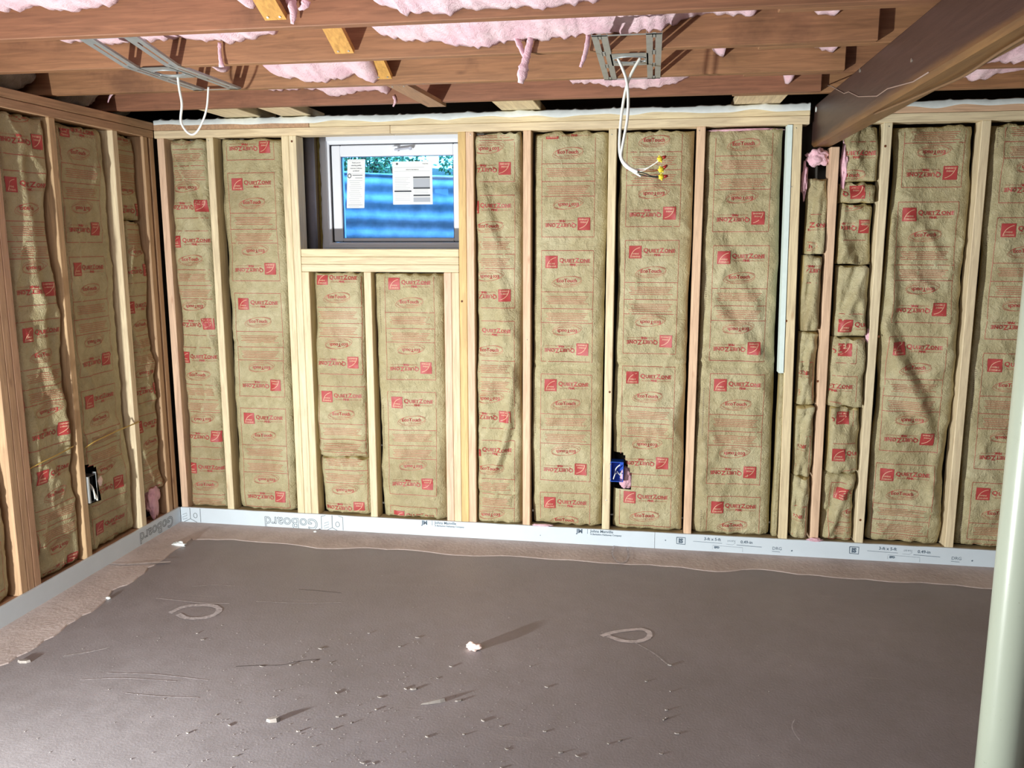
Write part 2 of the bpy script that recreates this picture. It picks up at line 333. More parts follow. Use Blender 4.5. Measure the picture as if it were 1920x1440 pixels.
# ------------------------------------------------------------------ BASE STRIPS (foam board) with print
def textmesh(s, size, bold=0., space=1.):
    cu_ = bpy.data.curves.new('t', 'FONT'); cu_.body = s; cu_.size = size; cu_.resolution_u = 2; cu_.offset = bold; cu_.space_character = space
    o = bpy.data.objects.new('t', cu_); C.objects.link(o); bpy.context.view_layer.update()
    me = o.to_mesh(); V = np.array([v.co[:2] for v in me.vertices]) if len(me.vertices) else np.zeros((0, 2)); Fc = [tuple(p.vertices) for p in me.polygons]
    o.to_mesh_clear(); bpy.data.objects.remove(o); bpy.data.curves.remove(cu_); return V, Fc
def ribbon(P, wd, seg=.02):
    P = [np.array(p, float) for p in P]; Q = [P[0]]
    for a, b in zip(P, P[1:]):
        n = max(1, int(np.linalg.norm(b-a)/seg))
        for i in range(1, n+1): Q.append(a+(b-a)*i/n)
    V = []; Fc = []
    for i, q in enumerate(Q):
        t = Q[min(i+1, len(Q)-1)]-Q[max(i-1, 0)]; t = t/(np.linalg.norm(t)+1e-9); n_ = np.array([-t[1], t[0]])*wd/2
        V += [q+n_, q-n_]
        if i: Fc.append((2*i-2, 2*i-1, 2*i+1, 2*i))
    return np.array(V), Fc
class P2:
    def __init__(s): s.v = np.zeros((0, 2)); s.f = []
    def add(s, VF, off=(0, 0), rot=False, fit=None, anchor=None):
        V, Fc = VF; V = V.copy()
        if fit is not None and len(V): k = fit/(V[:, 0].max()-V[:, 0].min()); V *= k
        if anchor == 'c' and len(V): V -= (V.max(0)+V.min(0))/2
        if rot: V = -V
        V = V+np.array(off); b = len(s.v); s.v = np.vstack([s.v, V]); s.f += [tuple(b+i for i in f) for f in Fc]; return s
    def both(s):
        return s
bb = tag(empty('baseboard_back', (2.4, -.006, 0)), kind='structure'); bl = tag(empty('baseboard_left', (XL+.006, -1.6, 0)), kind='structure')
XS = at(1228, 1000, 1, -.0125).x
def board(name, x0, x1, par, axis):
    n = int(abs(x1-x0)/.03); V = []; Fc = []
    for i in range(n+1):
        x = x0+(x1-x0)*i/n; h = .088+.002*(float(vn(x*14, 31))-.5); e = .002*float(vn(x*20, 13))
        q = [(x, -.0125, .001+e), (x, -.0125, h-.001), (x, -.0115, h), (x, -.0005, h), (x, -.0005, .001)]
        V += q if axis == 'x' else [(XL-p[1], p[0], p[2]) for p in q]
        if i < n:
            for k in range(5): Fc.append((i*5+k, i*5+(k+1) % 5, i*5+5+(k+1) % 5, i*5+5+k))
    Fc += [(0, 1, 2, 3, 4), tuple(n*5+k for k in (4, 3, 2, 1, 0))]
    return mk(name, V, Fc, foam_m, par)
board('foam_board', -.29, XS-.0008, bb, 'x'); board('foam_board', XS+.0008, 5.3, bb, 'x'); board('foam_board', -3.4, -.013, bl, 'y')
def fprint(p2, name, mat, par, axis, ztop=.0868):
    V = p2.v; ok = lambda f: all(.003 < V[i][1] < ztop for i in f); Fc = [f for f in p2.f if ok(f)]
    V3 = [(v[0], -.0131, v[1]) for v in V] if axis == 'x' else [(XL+.0131, v[0], v[1]) for v in V]
    return tag(mk(name, V3, Fc, mat, par), kind='stuff')
def outline_text(s, h, wd=.0023):
    """hollow lettering: outline of each glyph as a thin ribbon"""
    cu_ = bpy.data.curves.new('t', 'FONT'); cu_.body = s; cu_.size = h/.7; cu_.resolution_u = 3; cu_.fill_mode = 'NONE'
    o = bpy.data.objects.new('t', cu_); C.objects.link(o); bpy.context.view_layer.update(); me = o.to_mesh()
    V = np.array([v.co[:2] for v in me.vertices]); P = P2()
    for e in me.edges: P.add(ribbon([V[e.vertices[0]], V[e.vertices[1]]], wd, 9))
    o.to_mesh_clear(); bpy.data.objects.remove(o); bpy.data.curves.remove(cu_); return P.v, P.f
GB = outline_text('GoBoard', .055)
def book():
    P = P2(); a = .045
    for pts in ([(-.06, -a), (-.06, a), (0, a*.35), (0, -a*1.3), (-.06, -a)], [(.06, -a), (.06, a), (0, a*.35), (0, -a*1.3), (.06, -a)]): P.add(ribbon(pts, .0024, .006))
    P.add(ribbon([(-.03+.011*math.cos(t), -.004+.014*math.sin(t)) for t in np.linspace(0, 6.28, 12)], .0025, 9))
    P.add(ribbon([(.018, .012), (.045, .022), (.045, .008), (.02, -.002), (.02, -.016), (.045, -.006)], .0018, 9)); return P.v, P.f
P = P2(); P.add(GB, (.35, .032), True, .30, 'c'); P.add(book(), (.582, .034), True); P.add(book(), (-.235, .04), True)
fprint(P, 'printed_lettering', blk_ink, bb, 'x')
P = P2(); P.add(GB, (-.24, .040), True, .30, 'c'); fprint(P, 'printed_lettering', blk_ink, bl, 'y')
P = P2()
for x0 in (1.075, 1.886):
    P.add(textmesh('JM', .030, .0012), (x0, .064), fit=None); P.add(ribbon([(x0+.056, .062), (x0+.056, .087)], .002, .004))
    P.add(textmesh('Johns Manville', .020, .0004), (x0+.07, .071)); P.add(textmesh('A Berkshire Hathaway Company', .0118, .0003), (x0+.07, .057))
fprint(P, 'printed_lettering', blue_ink, bb, 'x', .0875)
P = P2()
for x0 in (2.407, 3.228):
    P.add(ribbon([(x0-.021, .052+.017), (x0+.021, .05+.019), (x0+.021, .034), (x0-.02, .036), (x0-.021, .069)], .004, 9)); P.add(textmesh('IS', .03, .002), (x0, .052), anchor='c')
    P.add(textmesh('3-ft x 5-ft', .021, .0004), (x0+.112, .062)); P.add(textmesh('(15 ft²)', .012), (x0+.225, .061)); P.add(textmesh('0.49-in', .021, .0004), (x0+.288, .056))
    P.add(ribbon([(x0+.06, .053), (x0+.2, .050)], .0018)); P.add(ribbon([(x0+.27, .046), (x0+.39, .042)], .0022)); P.add(ribbon([(x0+.22, .048), (x0+.25, .046), (x0+.262, .053), (x0+.262, .07)], .001))
    P.add(ribbon([(x0+.155, .018), (x0+.155, .038), (x0+.30, .034), (x0+.30, .012)], .0011, 9)); P.add(textmesh('EPD', .014, .001), (x0+.163, .023))
    P.add(textmesh('DRG', .022), (x0+.44, .032)); P.add(ribbon([(x0+.44, .024), (x0+.478, .022)], .002)); P.add(ribbon([(x0+.53, .030), (x0+.536, .034)], .006, 9))
P.add(ribbon([(2.33, .048), (2.333, .052)], .006, 9)); P.add(ribbon([(1.70, .038), (1.702, .042)], .004, 9))
fprint(P, 'printed_lettering', blue_ink, bb, 'x')

# ------------------------------------------------------------------ INSULATION BATTS in the bays
PER = .6096
def arcpts(cx, cy, a, b, t0, t1, n, rot=0):
    o = []
    for t in np.linspace(t0, t1, n):
        x, y = a*math.cos(t), b*math.sin(t); o.append((cx+x*math.cos(rot)-y*math.sin(rot), cy+x*math.sin(rot)+y*math.cos(rot)))
    return o
def square(h, n=5):
    V = [(-h+2*h*i/n, -h+2*h*j/n) for j in range(n+1) for i in range(n+1)]
    return np.array(V), [(j*(n+1)+i, j*(n+1)+i+1, (j+1)*(n+1)+i+1, (j+1)*(n+1)+i) for j in range(n) for i in range(n)]
def header():
    """header block: logo square, word mark, small words, oval; origin = centre of box at word-mark height"""
    R, Lt, Fd = P2(), P2(), P2()
    R.add(square(.030), (-.078, 0))
    Lt.add(ribbon(arcpts(-.048, -.030, .052, .052, math.pi*.55, math.pi*.97, 8), .0028, .008))
    Lt.add(textmesh('OWENS', .0135, .0004), (-.078, -.008), fit=.034, anchor='c'); Lt.add(textmesh('CORNING', .012, .0004), (-.078, -.021), fit=.046, anchor='c')
    wm = P2(); x = 0
    for s_, h in (('Q', .032), ('UIET', .0255), ('Z', .032), ('ONE', .0255)):
        V, Fc = textmesh(s_, h, .0007, 1.04); wm.add((V, Fc), (x, 0)); x = wm.v[:, 0].max()+.0022
    wm.add(ribbon([(.065, -.0012), (.150, -.0012)], .0018)); R.add((wm.v, wm.f), (.035, .006), fit=.150, anchor='c')
    R.add(textmesh('PINK', .0145, .0006), (.028, -.014), anchor='c'); Fd.add(textmesh('FIBERGLAS INSULATION', .0085), (.075, -.015), fit=.062, anchor='c'); Fd.add(textmesh('ACOUSTIC', .0085), (-.012, -.015), anchor='c')
    R.add(textmesh('EcoTouch', .027, .0006), (-.002, -.090), fit=.098, anchor='c'); Fd.add(textmesh('Insulation Technology', .0075), (.012, -.107), fit=.062, anchor='c')
    for a, b, rt, dx, dy in ((.070, .021, .10, 0, 0), (.074, .024, .16, -.002, -.003), (.066, .026, .06, .004, -.004)):
        Fd.add(ribbon(arcpts(dx, -.092+dy, a, b, .2, 6.2, 34, rt), .0011, .02))
    return R, Lt, Fd
HR, HL, HF = header()
U_R, U_L, U_F = P2(), P2(), P2()           # one printed panel, origin = word mark height of the upright header
BW_ = .127; TOP, BOT = .055, -.4926+.003
for P_, H_ in ((U_R, HR), (U_L, HL), (U_F, HF)):
    P_.add((H_.v, H_.f)); P_.add((H_.v, H_.f), (0, -.4276), True)
for zz in (TOP, -.145, -.227, -.297, BOT): U_R.add(ribbon([(-BW_, zz), (BW_, zz)], .0022))
for xx in (-BW_, BW_): U_F.add(ribbon([(xx, TOP), (xx, BOT)], .0017))
for z0 in (-.168, -.250):
    for k in range(5): U_F.add(ribbon([(-.104+(k*37 % 3)*.006, z0-k*.0085), (.104-(k*53 % 4)*.007, z0-k*.0085)], .0022))
U_G = P2()
for k in range(26): U_G.add(ribbon([(-BW_-.030, -.02-k*.009), (-BW_-.026, -.023-k*.009)], .0042, 9))

class Surf:
    def __init__(s, wall, u0, u1, z0, z1, seed, amp=1., rec=.026, gap=.012, creases=(), folds=(), top=None, bot=None, hole=None, lean=0):
        s.__dict__.update(locals()); s.top = 0 if top is None else top; s.bot = 0 if bot is None else bot
    def uL(s, z): return s.u0+.001+s.gap*vn(z*3.1, 1, s.seed)*1.5+.45*s.gap*vn(z*13, 2, s.seed)
    def uR(s, z): return s.u1+s.lean*(1-(z-s.z0)/(s.z1-s.z0))-.001-s.gap*vn(z*3.3, 5, s.seed)*1.0-.45*s.gap*vn(z*15, 6, s.seed)
    def d(s, u, z):
        uL, uR = s.uL(z), s.uR(z); t = np.clip((u-uL)/(uR-uL), 0, 1); e = np.abs(2*t-1)
        w_ = 1-np.clip(np.minimum(s.z1-z, z-s.z0)/.05, 0, 1)
        d = s.rec+.030*e**9+.012*(w_**2)
        a = s.amp*1.25
        d = d+a*.014*(vn(u*5+z*.7, z*2.2, s.seed)-.5)
        d = d-a*.008*ridge(u*6+z*3.2, z*2.6-u*1.2, s.seed+1)*vn(u*4, z*3, s.seed+5)*1.6
        d = d-a*.006*ridge(u*7-z*2.6, z*3.4+u*2, s.seed+2)*vn(u*5, z*3, s.seed+6)*1.6
        d = d-a*.0045*ridge(u*16, z*7, s.seed+3)*(.35+e*.9)
        d = d-a*(.0035+.010*w_)*ridge(u*24+z*6, z*19-u*8, s.seed+7)*vn(u*9, z*8, s.seed+8)-a*.003*ridge(u*11-z*9, z*10+u*9, s.seed+9)*vn(u*6, z*7, s.seed+10)*2
        for z_, am in s.creases:
            q = z-(z_+.02*(vn(u*9, 1, s.seed)-.5)+.01*(u-s.u0)); d = d-am*np.exp(-(q/.010)**2)*(.35+vn(u*13, 4, s.seed))+am*.8*np.exp(-((q+.022)/.012)**2)
        for (ua, za), (ub, zb), am, wd in s.folds:
            L_ = math.hypot(ub-ua, zb-za); tx, tz = (ub-ua)/L_, (zb-za)/L_; al = (u-ua)*tx+(z-za)*tz; q = -(u-ua)*tz+(z-za)*tx
            m_ = np.clip(al/.08+.5, 0, 1)*np.clip((L_-al)/.08+.5, 0, 1)
            d = d-am*np.exp(-(q/wd)**2)*m_+am*.6*np.exp(-((q-wd*1.6)/wd)**2)*m_
        d = d-s.top*np.clip((z-s.z0)/(s.z1-s.z0), 0, 1)-s.bot*np.clip((s.z1-z)/(s.z1-s.z0), 0, 1)
        return np.maximum(d, -.018)
    def p(s, u, d, z):
        return np.stack([u, d, z], -1) if s.wall == 'b' else np.stack([XL-d, u, z], -1)
def batt(s, label, prints=(), parent=None, clip=.004, group='paper-faced batts in the stud bays', plab=None, pieces=()):
    nu = max(8, int((s.u1-s.u0)/.0105)); nz = max(6, int((s.z1-s.z0)/.0125))
    z = np.linspace(s.z0, s.z1, nz+1)[:, None]*np.ones((1, nu+1)); t = np.linspace(0, 1, nu+1)[None, :]
    u = s.uL(z)+(s.uR(z)-s.uL(z))*t; dd = s.d(u, z)
    zj = z+((np.arange(nz+1) == nz)[:, None]*(vn(u*40, 3, s.seed)-.7)*.022)+((np.arange(nz+1) == 0)[:, None]*(vn(u*40, 8, s.seed)-.4)*.010)
    V = s.p(u, dd, zj).reshape(-1, 3); W = nu+1; Fc = []; mi = []
    for j in range(nz):
        for i in range(nu):
            if s.hole and s.hole(float(u[j, i]), float(z[j, i])): continue
            q = (j*W+i, j*W+i+1, (j+1)*W+i+1, (j+1)*W+i); Fc.append(q if s.wall == 'b' else q); mi.append(0)
    ring = [i for i in range(W)]+[j*W+nu for j in range(1, nz+1)]+[nz*W+i for i in range(nu-1, -1, -1)]+[j*W for j in range(nz-1, 0, -1)]
    base = len(V); uu, zz = u.reshape(-1)[ring], z.reshape(-1)[ring]; B = s.p(uu, np.full(len(ring), .084), zz); V = np.vstack([V, B]); n = len(ring)
    for k in range(n): Fc.append((ring[k], base+k, base+(k+1) % n, ring[(k+1) % n])); mi.append(1)
    o = mk('insulation_batt', V, Fc, None, parent, True, [kraft_m, flange_m], mi)
    if parent is None: tag(o, label, 'insulation', group)
    def draw(U, nm, mat, off):
        VV = []; FF = []
        for uc, zc, mn, mx in prints:
            Q = U.v+np.array([uc, zc]); b = sum(len(x) for x in VV); VV.append(Q)
            for f in U.f:
                c = Q[list(f)]; 
                if c[:, 1].min() > max(s.z0+.006, mn) and c[:, 1].max() < min(s.z1-.008, mx):
                    cz = c[:, 1].mean()
                    if c[:, 0].min() > s.uL(cz)+clip and c[:, 0].max() < s.uR(cz)-clip:
                        if not (s.hole and s.hole(c[:, 0].mean(), cz)): FF.append(tuple(b+i for i in f))
        if not FF: return
        Q = np.vstack(VV); used = sorted({i for f in FF for i in f}); mp = {a: b for b, a in enumerate(used)}; Q = Q[used]; FF = [tuple(mp[i] for i in f) for f in FF]
        tag(mk(nm, s.p(Q[:, 0], s.d(Q[:, 0], Q[:, 1])-off, Q[:, 1]), FF, mat, o, True), kind='stuff')
    draw(U_R, 'printed_lettering', ink, .0018); draw(U_F, 'printed_small_text', ink_l, .0016); draw(U_L, 'logo_lettering', logo_l, .0026); draw(U_G, 'printed_date_line', grey_ink, .0015)
    return o
def rep(uc, z0, du=0):  # panel repeats both ways from word mark at z0
    return [(uc+du*k, z0+PER*k, -9, 9) for k in range(-4, 5)]
ST = 'b'
batt(Surf(ST, -.252, -.019, .092, 2.038, 1, 1.3, .024, .014, folds=(((-.2, 1.95), (-.05, 1.6), .018, .02), ((-.16, .92), (-.03, .7), .01, .02), ((-.12, 1.2), (-.05, .95), .012, .015))), 'narrow wrinkled kraft-paper batt in the corner bay at the left end of the back wall', rep(-.148, 1.524))
batt(Surf(ST, .019, .385, .092, 2.038, 2, 1.0, .026, .022, creases=((1.02, .006),)), 'kraft-paper batt between the first full stud and the doubled studs left of the window', rep(.205, 1.813, .0))
batt(Surf(ST, .502, .794, .405, 1.366, 3, 1.1, .022, .014, bot=.012, creases=((.50, .006), (.45, .006)), folds=(((.52, .46), (.75, .47), .012, .02),)), 'short kraft-paper batt under the window sill, left of the cripple stud, upper piece', rep(.642, 1.336, -.008))
batt(Surf(ST, .502, .794, .092, .398, 4, 1.3, .030, .012), 'small bottom piece of kraft-paper batt under the left half of the window', [(.645, .555, -9, 9)])
batt(Surf(ST, .832, 1.209, .092, 1.366, 5, 1.1, .024, .016, creases=((.30, .004), (.16, .005))), 'short kraft-paper batt under the window sill, right of the cripple stud', rep(1.025, 1.314))
batt(Surf(ST, 1.365, 1.607, .092, 2.038, 6, 1.5, .018, .010, folds=(((1.54, .62), (1.47, .38), .022, .02), ((1.40, 1.85), (1.50, 1.3), .012, .025), ((1.56, .9), (1.52, .5), .016, .015)), creases=((.95, .006), (.26, .01))), 'narrow bulging kraft-paper batt in the bay just right of the window', rep(1.438, 1.689))
batt(Surf(ST, 1.645, 2.013, .092, 2.036, 7, 1.0, .030, .010, creases=((.93, .010),), folds=(((2.0, 1.2), (1.72, .93), .008, .03),)), 'full-height kraft-paper batt left of the stud that carries the blue outlet box', rep(1.822, 1.425))
HB = lambda u, z: (2.045 < u < 2.150 and .285 < z < .475 and u < 2.150-.035*max(0, (z-.36)/.1))
batt(Surf(ST, 2.051, 2.419, .092, 2.034, 8, 1.1, .032, .012, creases=((.945, .012),), folds=(((2.12, 1.20), (2.30, 1.15), .008, .02), ((2.42, .95), (2.33, .55), .010, .03)), hole=HB), 'full-height kraft-paper batt with a torn hole around the blue outlet box', rep(2.226, 1.473))
_h = batt(Surf(ST, 2.457, 2.808, .092, 2.034, 9, 1.25, .030, .005, lean=.030, creases=((.96, .012),), folds=(((2.52, 1.55), (2.72, 1.2), .011, .03), ((2.5, 1.25), (2.78, .95), .012, .03), ((2.70, .98), (2.80, .75), .012, .03))), 'full-height kraft-paper batt left of the stud with the pale foam strip', rep(2.64, 1.448, -.008))
_f = batt(Surf(ST, 2.842, 2.874, .092, .90, 60, .8, .020, .002), '', (), _h); _f.name = 'paper_flap'
zpx = lambda x, y: at(x, y, 1, .02).z
ly = [334, 478, 622, 760, 893, 1006]
for k, (a, b) in enumerate(zip(ly, ly[1:])):
    s = Surf(ST, 2.916, 3.020, zpx(1510, b)+.004, zpx(1510, a)-.002, 20+k, 2.9, .034, .010, bot=(.018 if k % 2 == 0 else .006), folds=(((2.95, zpx(1510, b)), (2.99, zpx(1510, a)), .020, .012), ((2.985, zpx(1510, b)), (2.955, zpx(1510, a)), .012, .010)))
    pl_ = [(2.905, 1.52+.07, -9, 9)] if k == 0 else [(2.98, zpx(1510, b)+.72, -9, 9)] if k == 1 else [(2.87, zpx(1510, a)-.20, -9, 9)]
    batt(s, ['crumpled kraft-paper scrap, topmost under the pink tuft below the beam end', 'crumpled kraft-paper scrap with a red square, second down below the beam end', 'crumpled kraft-paper scrap third down in the thin bay below the beam end', 'bunched kraft-paper scrap with ribbed yellow edge, fourth down below the beam end', 'lowest kraft-paper scrap in the thin bay below the beam end, on the white base strip'][k], pl_, group='paper-faced scraps in the two narrow bays')
rj = [236, 342, 382, 497, 632, 762, 886, 1014]
jl = ['kraft-paper scrap at the top of the bay just right of the beam end', 'small folded kraft-paper scrap second from the top, right of the beam end', 'flat kraft-paper scrap third from the top, right of the beam end', 'diagonally folded kraft-paper scrap midway up the bay right of the beam end', 'kraft-paper scrap with a red square below the diagonal fold, right of the beam end', 'kraft-paper scrap second from the bottom, right of the beam end', 'lowest kraft-paper scrap with sideways lettering, right of the beam end']
for k, (a, b) in enumerate(zip(rj, rj[1:])):
    s = Surf(ST, 3.063, 3.230, zpx(1590, b)+.004, zpx(1590, a)-.002, 30+k, 2.7, .036, .012, bot=(.02, .014, .004, .012, .016, .012, .006)[k], folds=[((3.10, zpx(1590, b)), (3.20, zpx(1590, a)), .022, .02) if k in (3, 6) else ((3.08, zpx(1590, b)+.03), (3.2, zpx(1590, a)-.04), .010, .02)])
    pl_ = [[(3.02+.078, zpx(1605, 290), -9, 9)], [(3.06, zpx(1600, 361)+.428, -9, 9)], [(3.11, zpx(1600, 425)+.428, -9, 9)], [(3.20, zpx(1585, 610), -9, 9)], [(3.05, zpx(1580, 655)+.428, -9, 9), (3.06, zpx(1580, 725), -9, zpx(1580, 700))], [(3.205, zpx(1580, 850), -9, 9), (3.06, zpx(1580, 782)+.428, zpx(1580, 800), 9)], [(3.235, zpx(1585, 925), -9, 9)]][k]
    batt(s, jl[k], pl_, group='paper-faced scraps in the two narrow bays')
batt(Surf(ST, 3.270, 3.639, .092, 2.03, 12, 1.5, .038, .024, creases=((.86, .006), (.25, .006)), folds=(((3.27, 1.18), (3.55, .62), .030, .035), ((3.29, 1.65), (3.33, 1.15), .022, .03), ((3.32, .75), (3.55, .60), .012, .03), ((3.60, .7), (3.56, .3), .014, .02))), 'wide kraft-paper batt with a deep diagonal fold, second bay from the right edge', rep(3.452, 1.643, .006))
batt(Surf(ST, 3.677, 4.045, .092, 2.03, 13, 1.2, .036, .026), 'kraft-paper batt in the rightmost visible bay, partly hidden by the white steel column', rep(3.87, 1.571))
batt(Surf(ST, 4.083, 4.45, .092, 2.03, 14, 1.1, .034, .02), 'kraft-paper batt in the bay right of the white steel column', rep(4.27, 1.4))
batt(Surf('l', -1.076, -.778, .092, 2.036, 15, 1.5, .030, .012, folds=(((-.95, 1.9), (-.90, .9), .02, .03), ((-.86, .9), (-.80, .55), .016, .03), ((-1.0, .6), (-.9, .5), .014, .03))), 'kraft-paper batt on the left wall between the tripled studs and the next stud', rep(-.925, 1.752-.6096))
HLX = lambda u, z: (-.742 < u < -.632 and .31 < z < .50+.4*(-u-.70))
batt(Surf('l', -.738, -.345, .092, 2.036, 16, 1.1, .034, .014, folds=(((-.72, .62), (-.40, .64), .012, .03),), hole=HLX), 'kraft-paper batt on the left wall behind the dark switch box', rep(-.56, 1.401))
batt(Surf('l', -.305, -.098, .24, 1.62, 17, 1.6, .034, .016, creases=((1.0, .008),)), 'narrow kraft-paper batt on the left wall next to the room corner', rep(-.20, 1.2))
batt(Surf('l', -.305, -.098, 1.63, 2.036, 18, 1.2, .040, .016), 'short kraft-paper batt at the top of the left wall next to the corner', rep(-.21, 1.5))
batt(Surf('l', -1.58, -1.192, .092, 2.036, 19, 1.1, .034, .012), 'kraft-paper batt on the left wall at the very left edge, before the tripled studs', rep(-1.38, 1.5))
for i, (a, b) in enumerate(((-1.99, -1.62), (-2.40, -2.03), (-2.81, -2.44))):
    batt(Surf('l', a, b, .092, 2.036, 40+i, 1.1, .034, .012), ['kraft-paper batt on the left wall, one bay nearer than the left edge', 'kraft-paper batt on the left wall, two bays nearer than the left edge', 'kraft-paper batt on the left wall, nearest bay to the work lamp'][i], rep((a+b)/2, 1.3+.2*i))

# loose pink tufts (part of the walls' filling, stuffed in gaps)
def tuft(c, r, seed, mat=pink_m, n=14, parent=None, name='pink_tuft', rough=.45):
    bm = bmesh.new(); bmesh.ops.create_icosphere(bm, subdivisions=4, radius=1); 
    for v in bm.verts:
        p = v.co.copy(); f = 1+rough*(mnoise.noise(p*1.7+Vector((seed, 0, 0)))+.5*mnoise.noise(p*4+Vector((0, seed, 0)))+.25*mnoise.noise(p*9)); v.co = Vector((c[0]+p.x*r[0]*f, c[1]+p.y*r[1]*f, c[2]+p.z*r[2]*f))
    bm.verts.index_update(); V = [tuple(v.co) for v in bm.verts]; Fc = [tuple(v.index for v in f.verts) for f in bm.faces]; bm.free()
    return mk(name, V, Fc, mat, parent, True)
G_T = 'pink fibre tufts stuffed in gaps'
tag(tuft((2.962, .045, 1.902), (.052, .03, .036), 3, pink_m), 'pink fibreglass tuft bulging directly under the beam end', 'insulation', G_T)
tag(tuft((2.912, .045, 1.80), (.012, .025, .075), 4, pink_m), 'thin pink fibreglass tuft hanging beside the stud left of the beam end', 'insulation', G_T)
tag(tuft((3.082, .04, 1.87), (.015, .03, .10), 5, pink_m), 'upright pink fibreglass tuft right of the stud under the beam', 'insulation', G_T)
tag(tuft((2.128, .055, .345), (.032, .028, .058), 6, pink_m, rough=.3), 'pink fibreglass tuft bulging beside the blue outlet box', 'insulation', G_T)
tag(tuft((XL-.035, -.19, .19), (.022, .055, .095), 7, pink_m), 'pink fibreglass tuft at the foot of the left wall near the corner', 'insulation', G_T)
tag(tuft((3.235, .02, 1.09), (.012, .015, .03), 8, pink_m), 'small pink fibreglass tuft by the stud at the diagonal paper fold', 'insulation', G_T)
tag(tuft((2.64, .035, 2.030), (.16, .02, .006), 9, pink_m), 'thin pink fringe along the top plate left of the beam end', 'insulation', G_T)
tag(tuft((1.71, -.003, .092), (.045, .012, .006), 10, pale_pink), 'flat pink wisp on the base strip below the third stud right of the window', 'insulation', G_T)
tag(tuft((3.045, -.008, .093), (.035, .014, .008), 12, pale_pink), 'flat pink wisp on the base strip below the two narrow bays', 'insulation', G_T)

# ------------------------------------------------------------------ WINDOW
wn = tag(empty('window_1', (.9, .30, 1.48)), kind='structure')
FX0, FX1, FZ0, FZ1 = .462, 1.318, 1.475, 2.092; YF = .285
GX0, GX1, GZ0, GZ1 = .583, 1.195, 1.541, 1.968
def frame_ring(m, x0, x1, z0, z1, t, y0, y1, tb=None, tt=None, c=.002):
    tb = tb or t; tt = tt or t
    m.box(x0, x0+t, y0, y1, z0, z1, c=c); m.box(x1-t, x1, y0, y1, z0, z1, c=c); m.box(x0+t, x1-t, y0, y1, z0, z0+tb, c=c); m.box(x0+t, x1-t, y0, y1, z1-tt, z1, c=c); return m
frame_ring(MB(), FX0, FX1, FZ0, FZ1, .062, YF, YF+.11, .045, .062).mk('frame', vinyl, wn)
frame_ring(MB(), FX0+.016, FX1-.016, FZ0+.016, FZ1-.016, .030, YF-.008, YF+.02, .02).mk('frame_trim', vinyl, wn)
frame_ring(MB(), FX0+.063, FX1-.063, FZ0+.046, FZ1-.063, .006, YF+.012, YF+.07).mk('gasket', gasket, wn)
sash = frame_ring(MB(), FX0+.072, FX1-.072, FZ0+.050, FZ1-.067, GX0-FX0-.072, YF+.004, YF+.06, GZ0-FZ0-.050, FZ1-.067-GZ1, .004).mk('sash', vinyl, wn)
frame_ring(MB(), GX0-.002, GX1+.002, GZ0-.002, GZ1+.002, .004, YF+.0135, YF+.03, c=0).mk('glazing_bead', plain('grey_bead', srgb(110, 116, 140), .5), sash)
MB().box(GX0-.004, GX1+.004, YF+.026, YF+.030, GZ0-.004, GZ1+.004).mk('pane', glass, sash)
LZ = at(780, 279, 1, YF).z; lx = at(741, 279, 1, YF).x
lt = MB().box(lx-.012, lx+.02, YF-.022, YF+.006, LZ-.012, LZ+.014, c=.002).mk('latch', vinyl, wn)
MB().box(lx+.004, lx+.09, YF-.030, YF-.022, LZ-.010, LZ-.002, c=.001, xf=lambda p: (p[0], p[1], p[2]+(p[0]-lx)*.09)).tube([(lx+.088, YF-.033, LZ), (lx+.088, YF-.02, LZ)], .008, 12).mk('latch_lever', plain('latch_grey', srgb(186, 190, 206), .4), lt)
MB().box(FX0-.022, FX0-.001, .20, .38, 1.45, 2.10, c=.003).mk('window_buck', wood('stained_buck', 'z', srgb(132, 112, 78), srgb(128, 106, 70), srgb(130, 110, 74), srgb(80, 56, 36)), wn)
def wavybead():
    V = []; Fc = []; n = 70
    for i in range(n+1):
        z = 1.475+.62*i/n; r = .006+.006*float(vn(z*40, 3)); 
        for k in range(6): a = k*math.pi/3; V.append((FX0+.001+r*math.cos(a), YF-.003+r*.8*math.sin(a), z))
        if i < n:
            for k in range(6): Fc.append((i*6+k, i*6+(k+1) % 6, i*6+6+(k+1) % 6, i*6+6+k))
    return mk('spray_foam', V, Fc, spray, wn, True)
wavybead()
# papers stuck to the pane
def sticker(x0, x1, z0, z1, label, prints, tilt=0):
    y = YF+.0235; cx = (x0+x1)/2; m = MB()
    xf = lambda p: (p[0]+(p[2]-z1)*tilt, p[1], p[2])
    o = m.box(x0, x1, y, y+.0012, z0, z1, xf=xf).mk('paper_sticker', paper); tag(o, label, 'paper', 'papers stuck on the window pane')
    for nm, mat, items in prints:
        P = P2()
        for it in items: P.add(*it[:1], **it[1])
        V = [(x0+v[0]+(z1+v[1]-z1)*tilt, y-.0006, z1+v[1]) for v in P.v]; tag(mk(nm, V, P.f, mat, o), kind='stuff')
p0 = at(651, 299, 1, YF+.02); p1 = at(687, 390, 1, YF+.02); W1 = p1.x-p0.x; H1 = p0.z-p1.z
ln = lambda a, b, y, w_=.0018: (ribbon([(a, -y), (b, -y)], w_, 9), {})
tx = lambda s_, x, y, f: (textmesh(s_, .01, .0002), dict(off=(x, -y), fit=f, anchor='c'))
it = [tx('Thank you for', W1*.5, .018, .048), tx('selecting quality', W1*.5, .032, .056), tx('American Craftsman', W1*.5, .046, .064), tx('products!', W1*.5, .060, .034)]
it += [(ribbon(arcpts(.013, -.085, .009, .010, 0, 6.28, 14), .004, 9), {})]+[ln(.03, .085, .082, .003), ln(.045, .085, .096)]
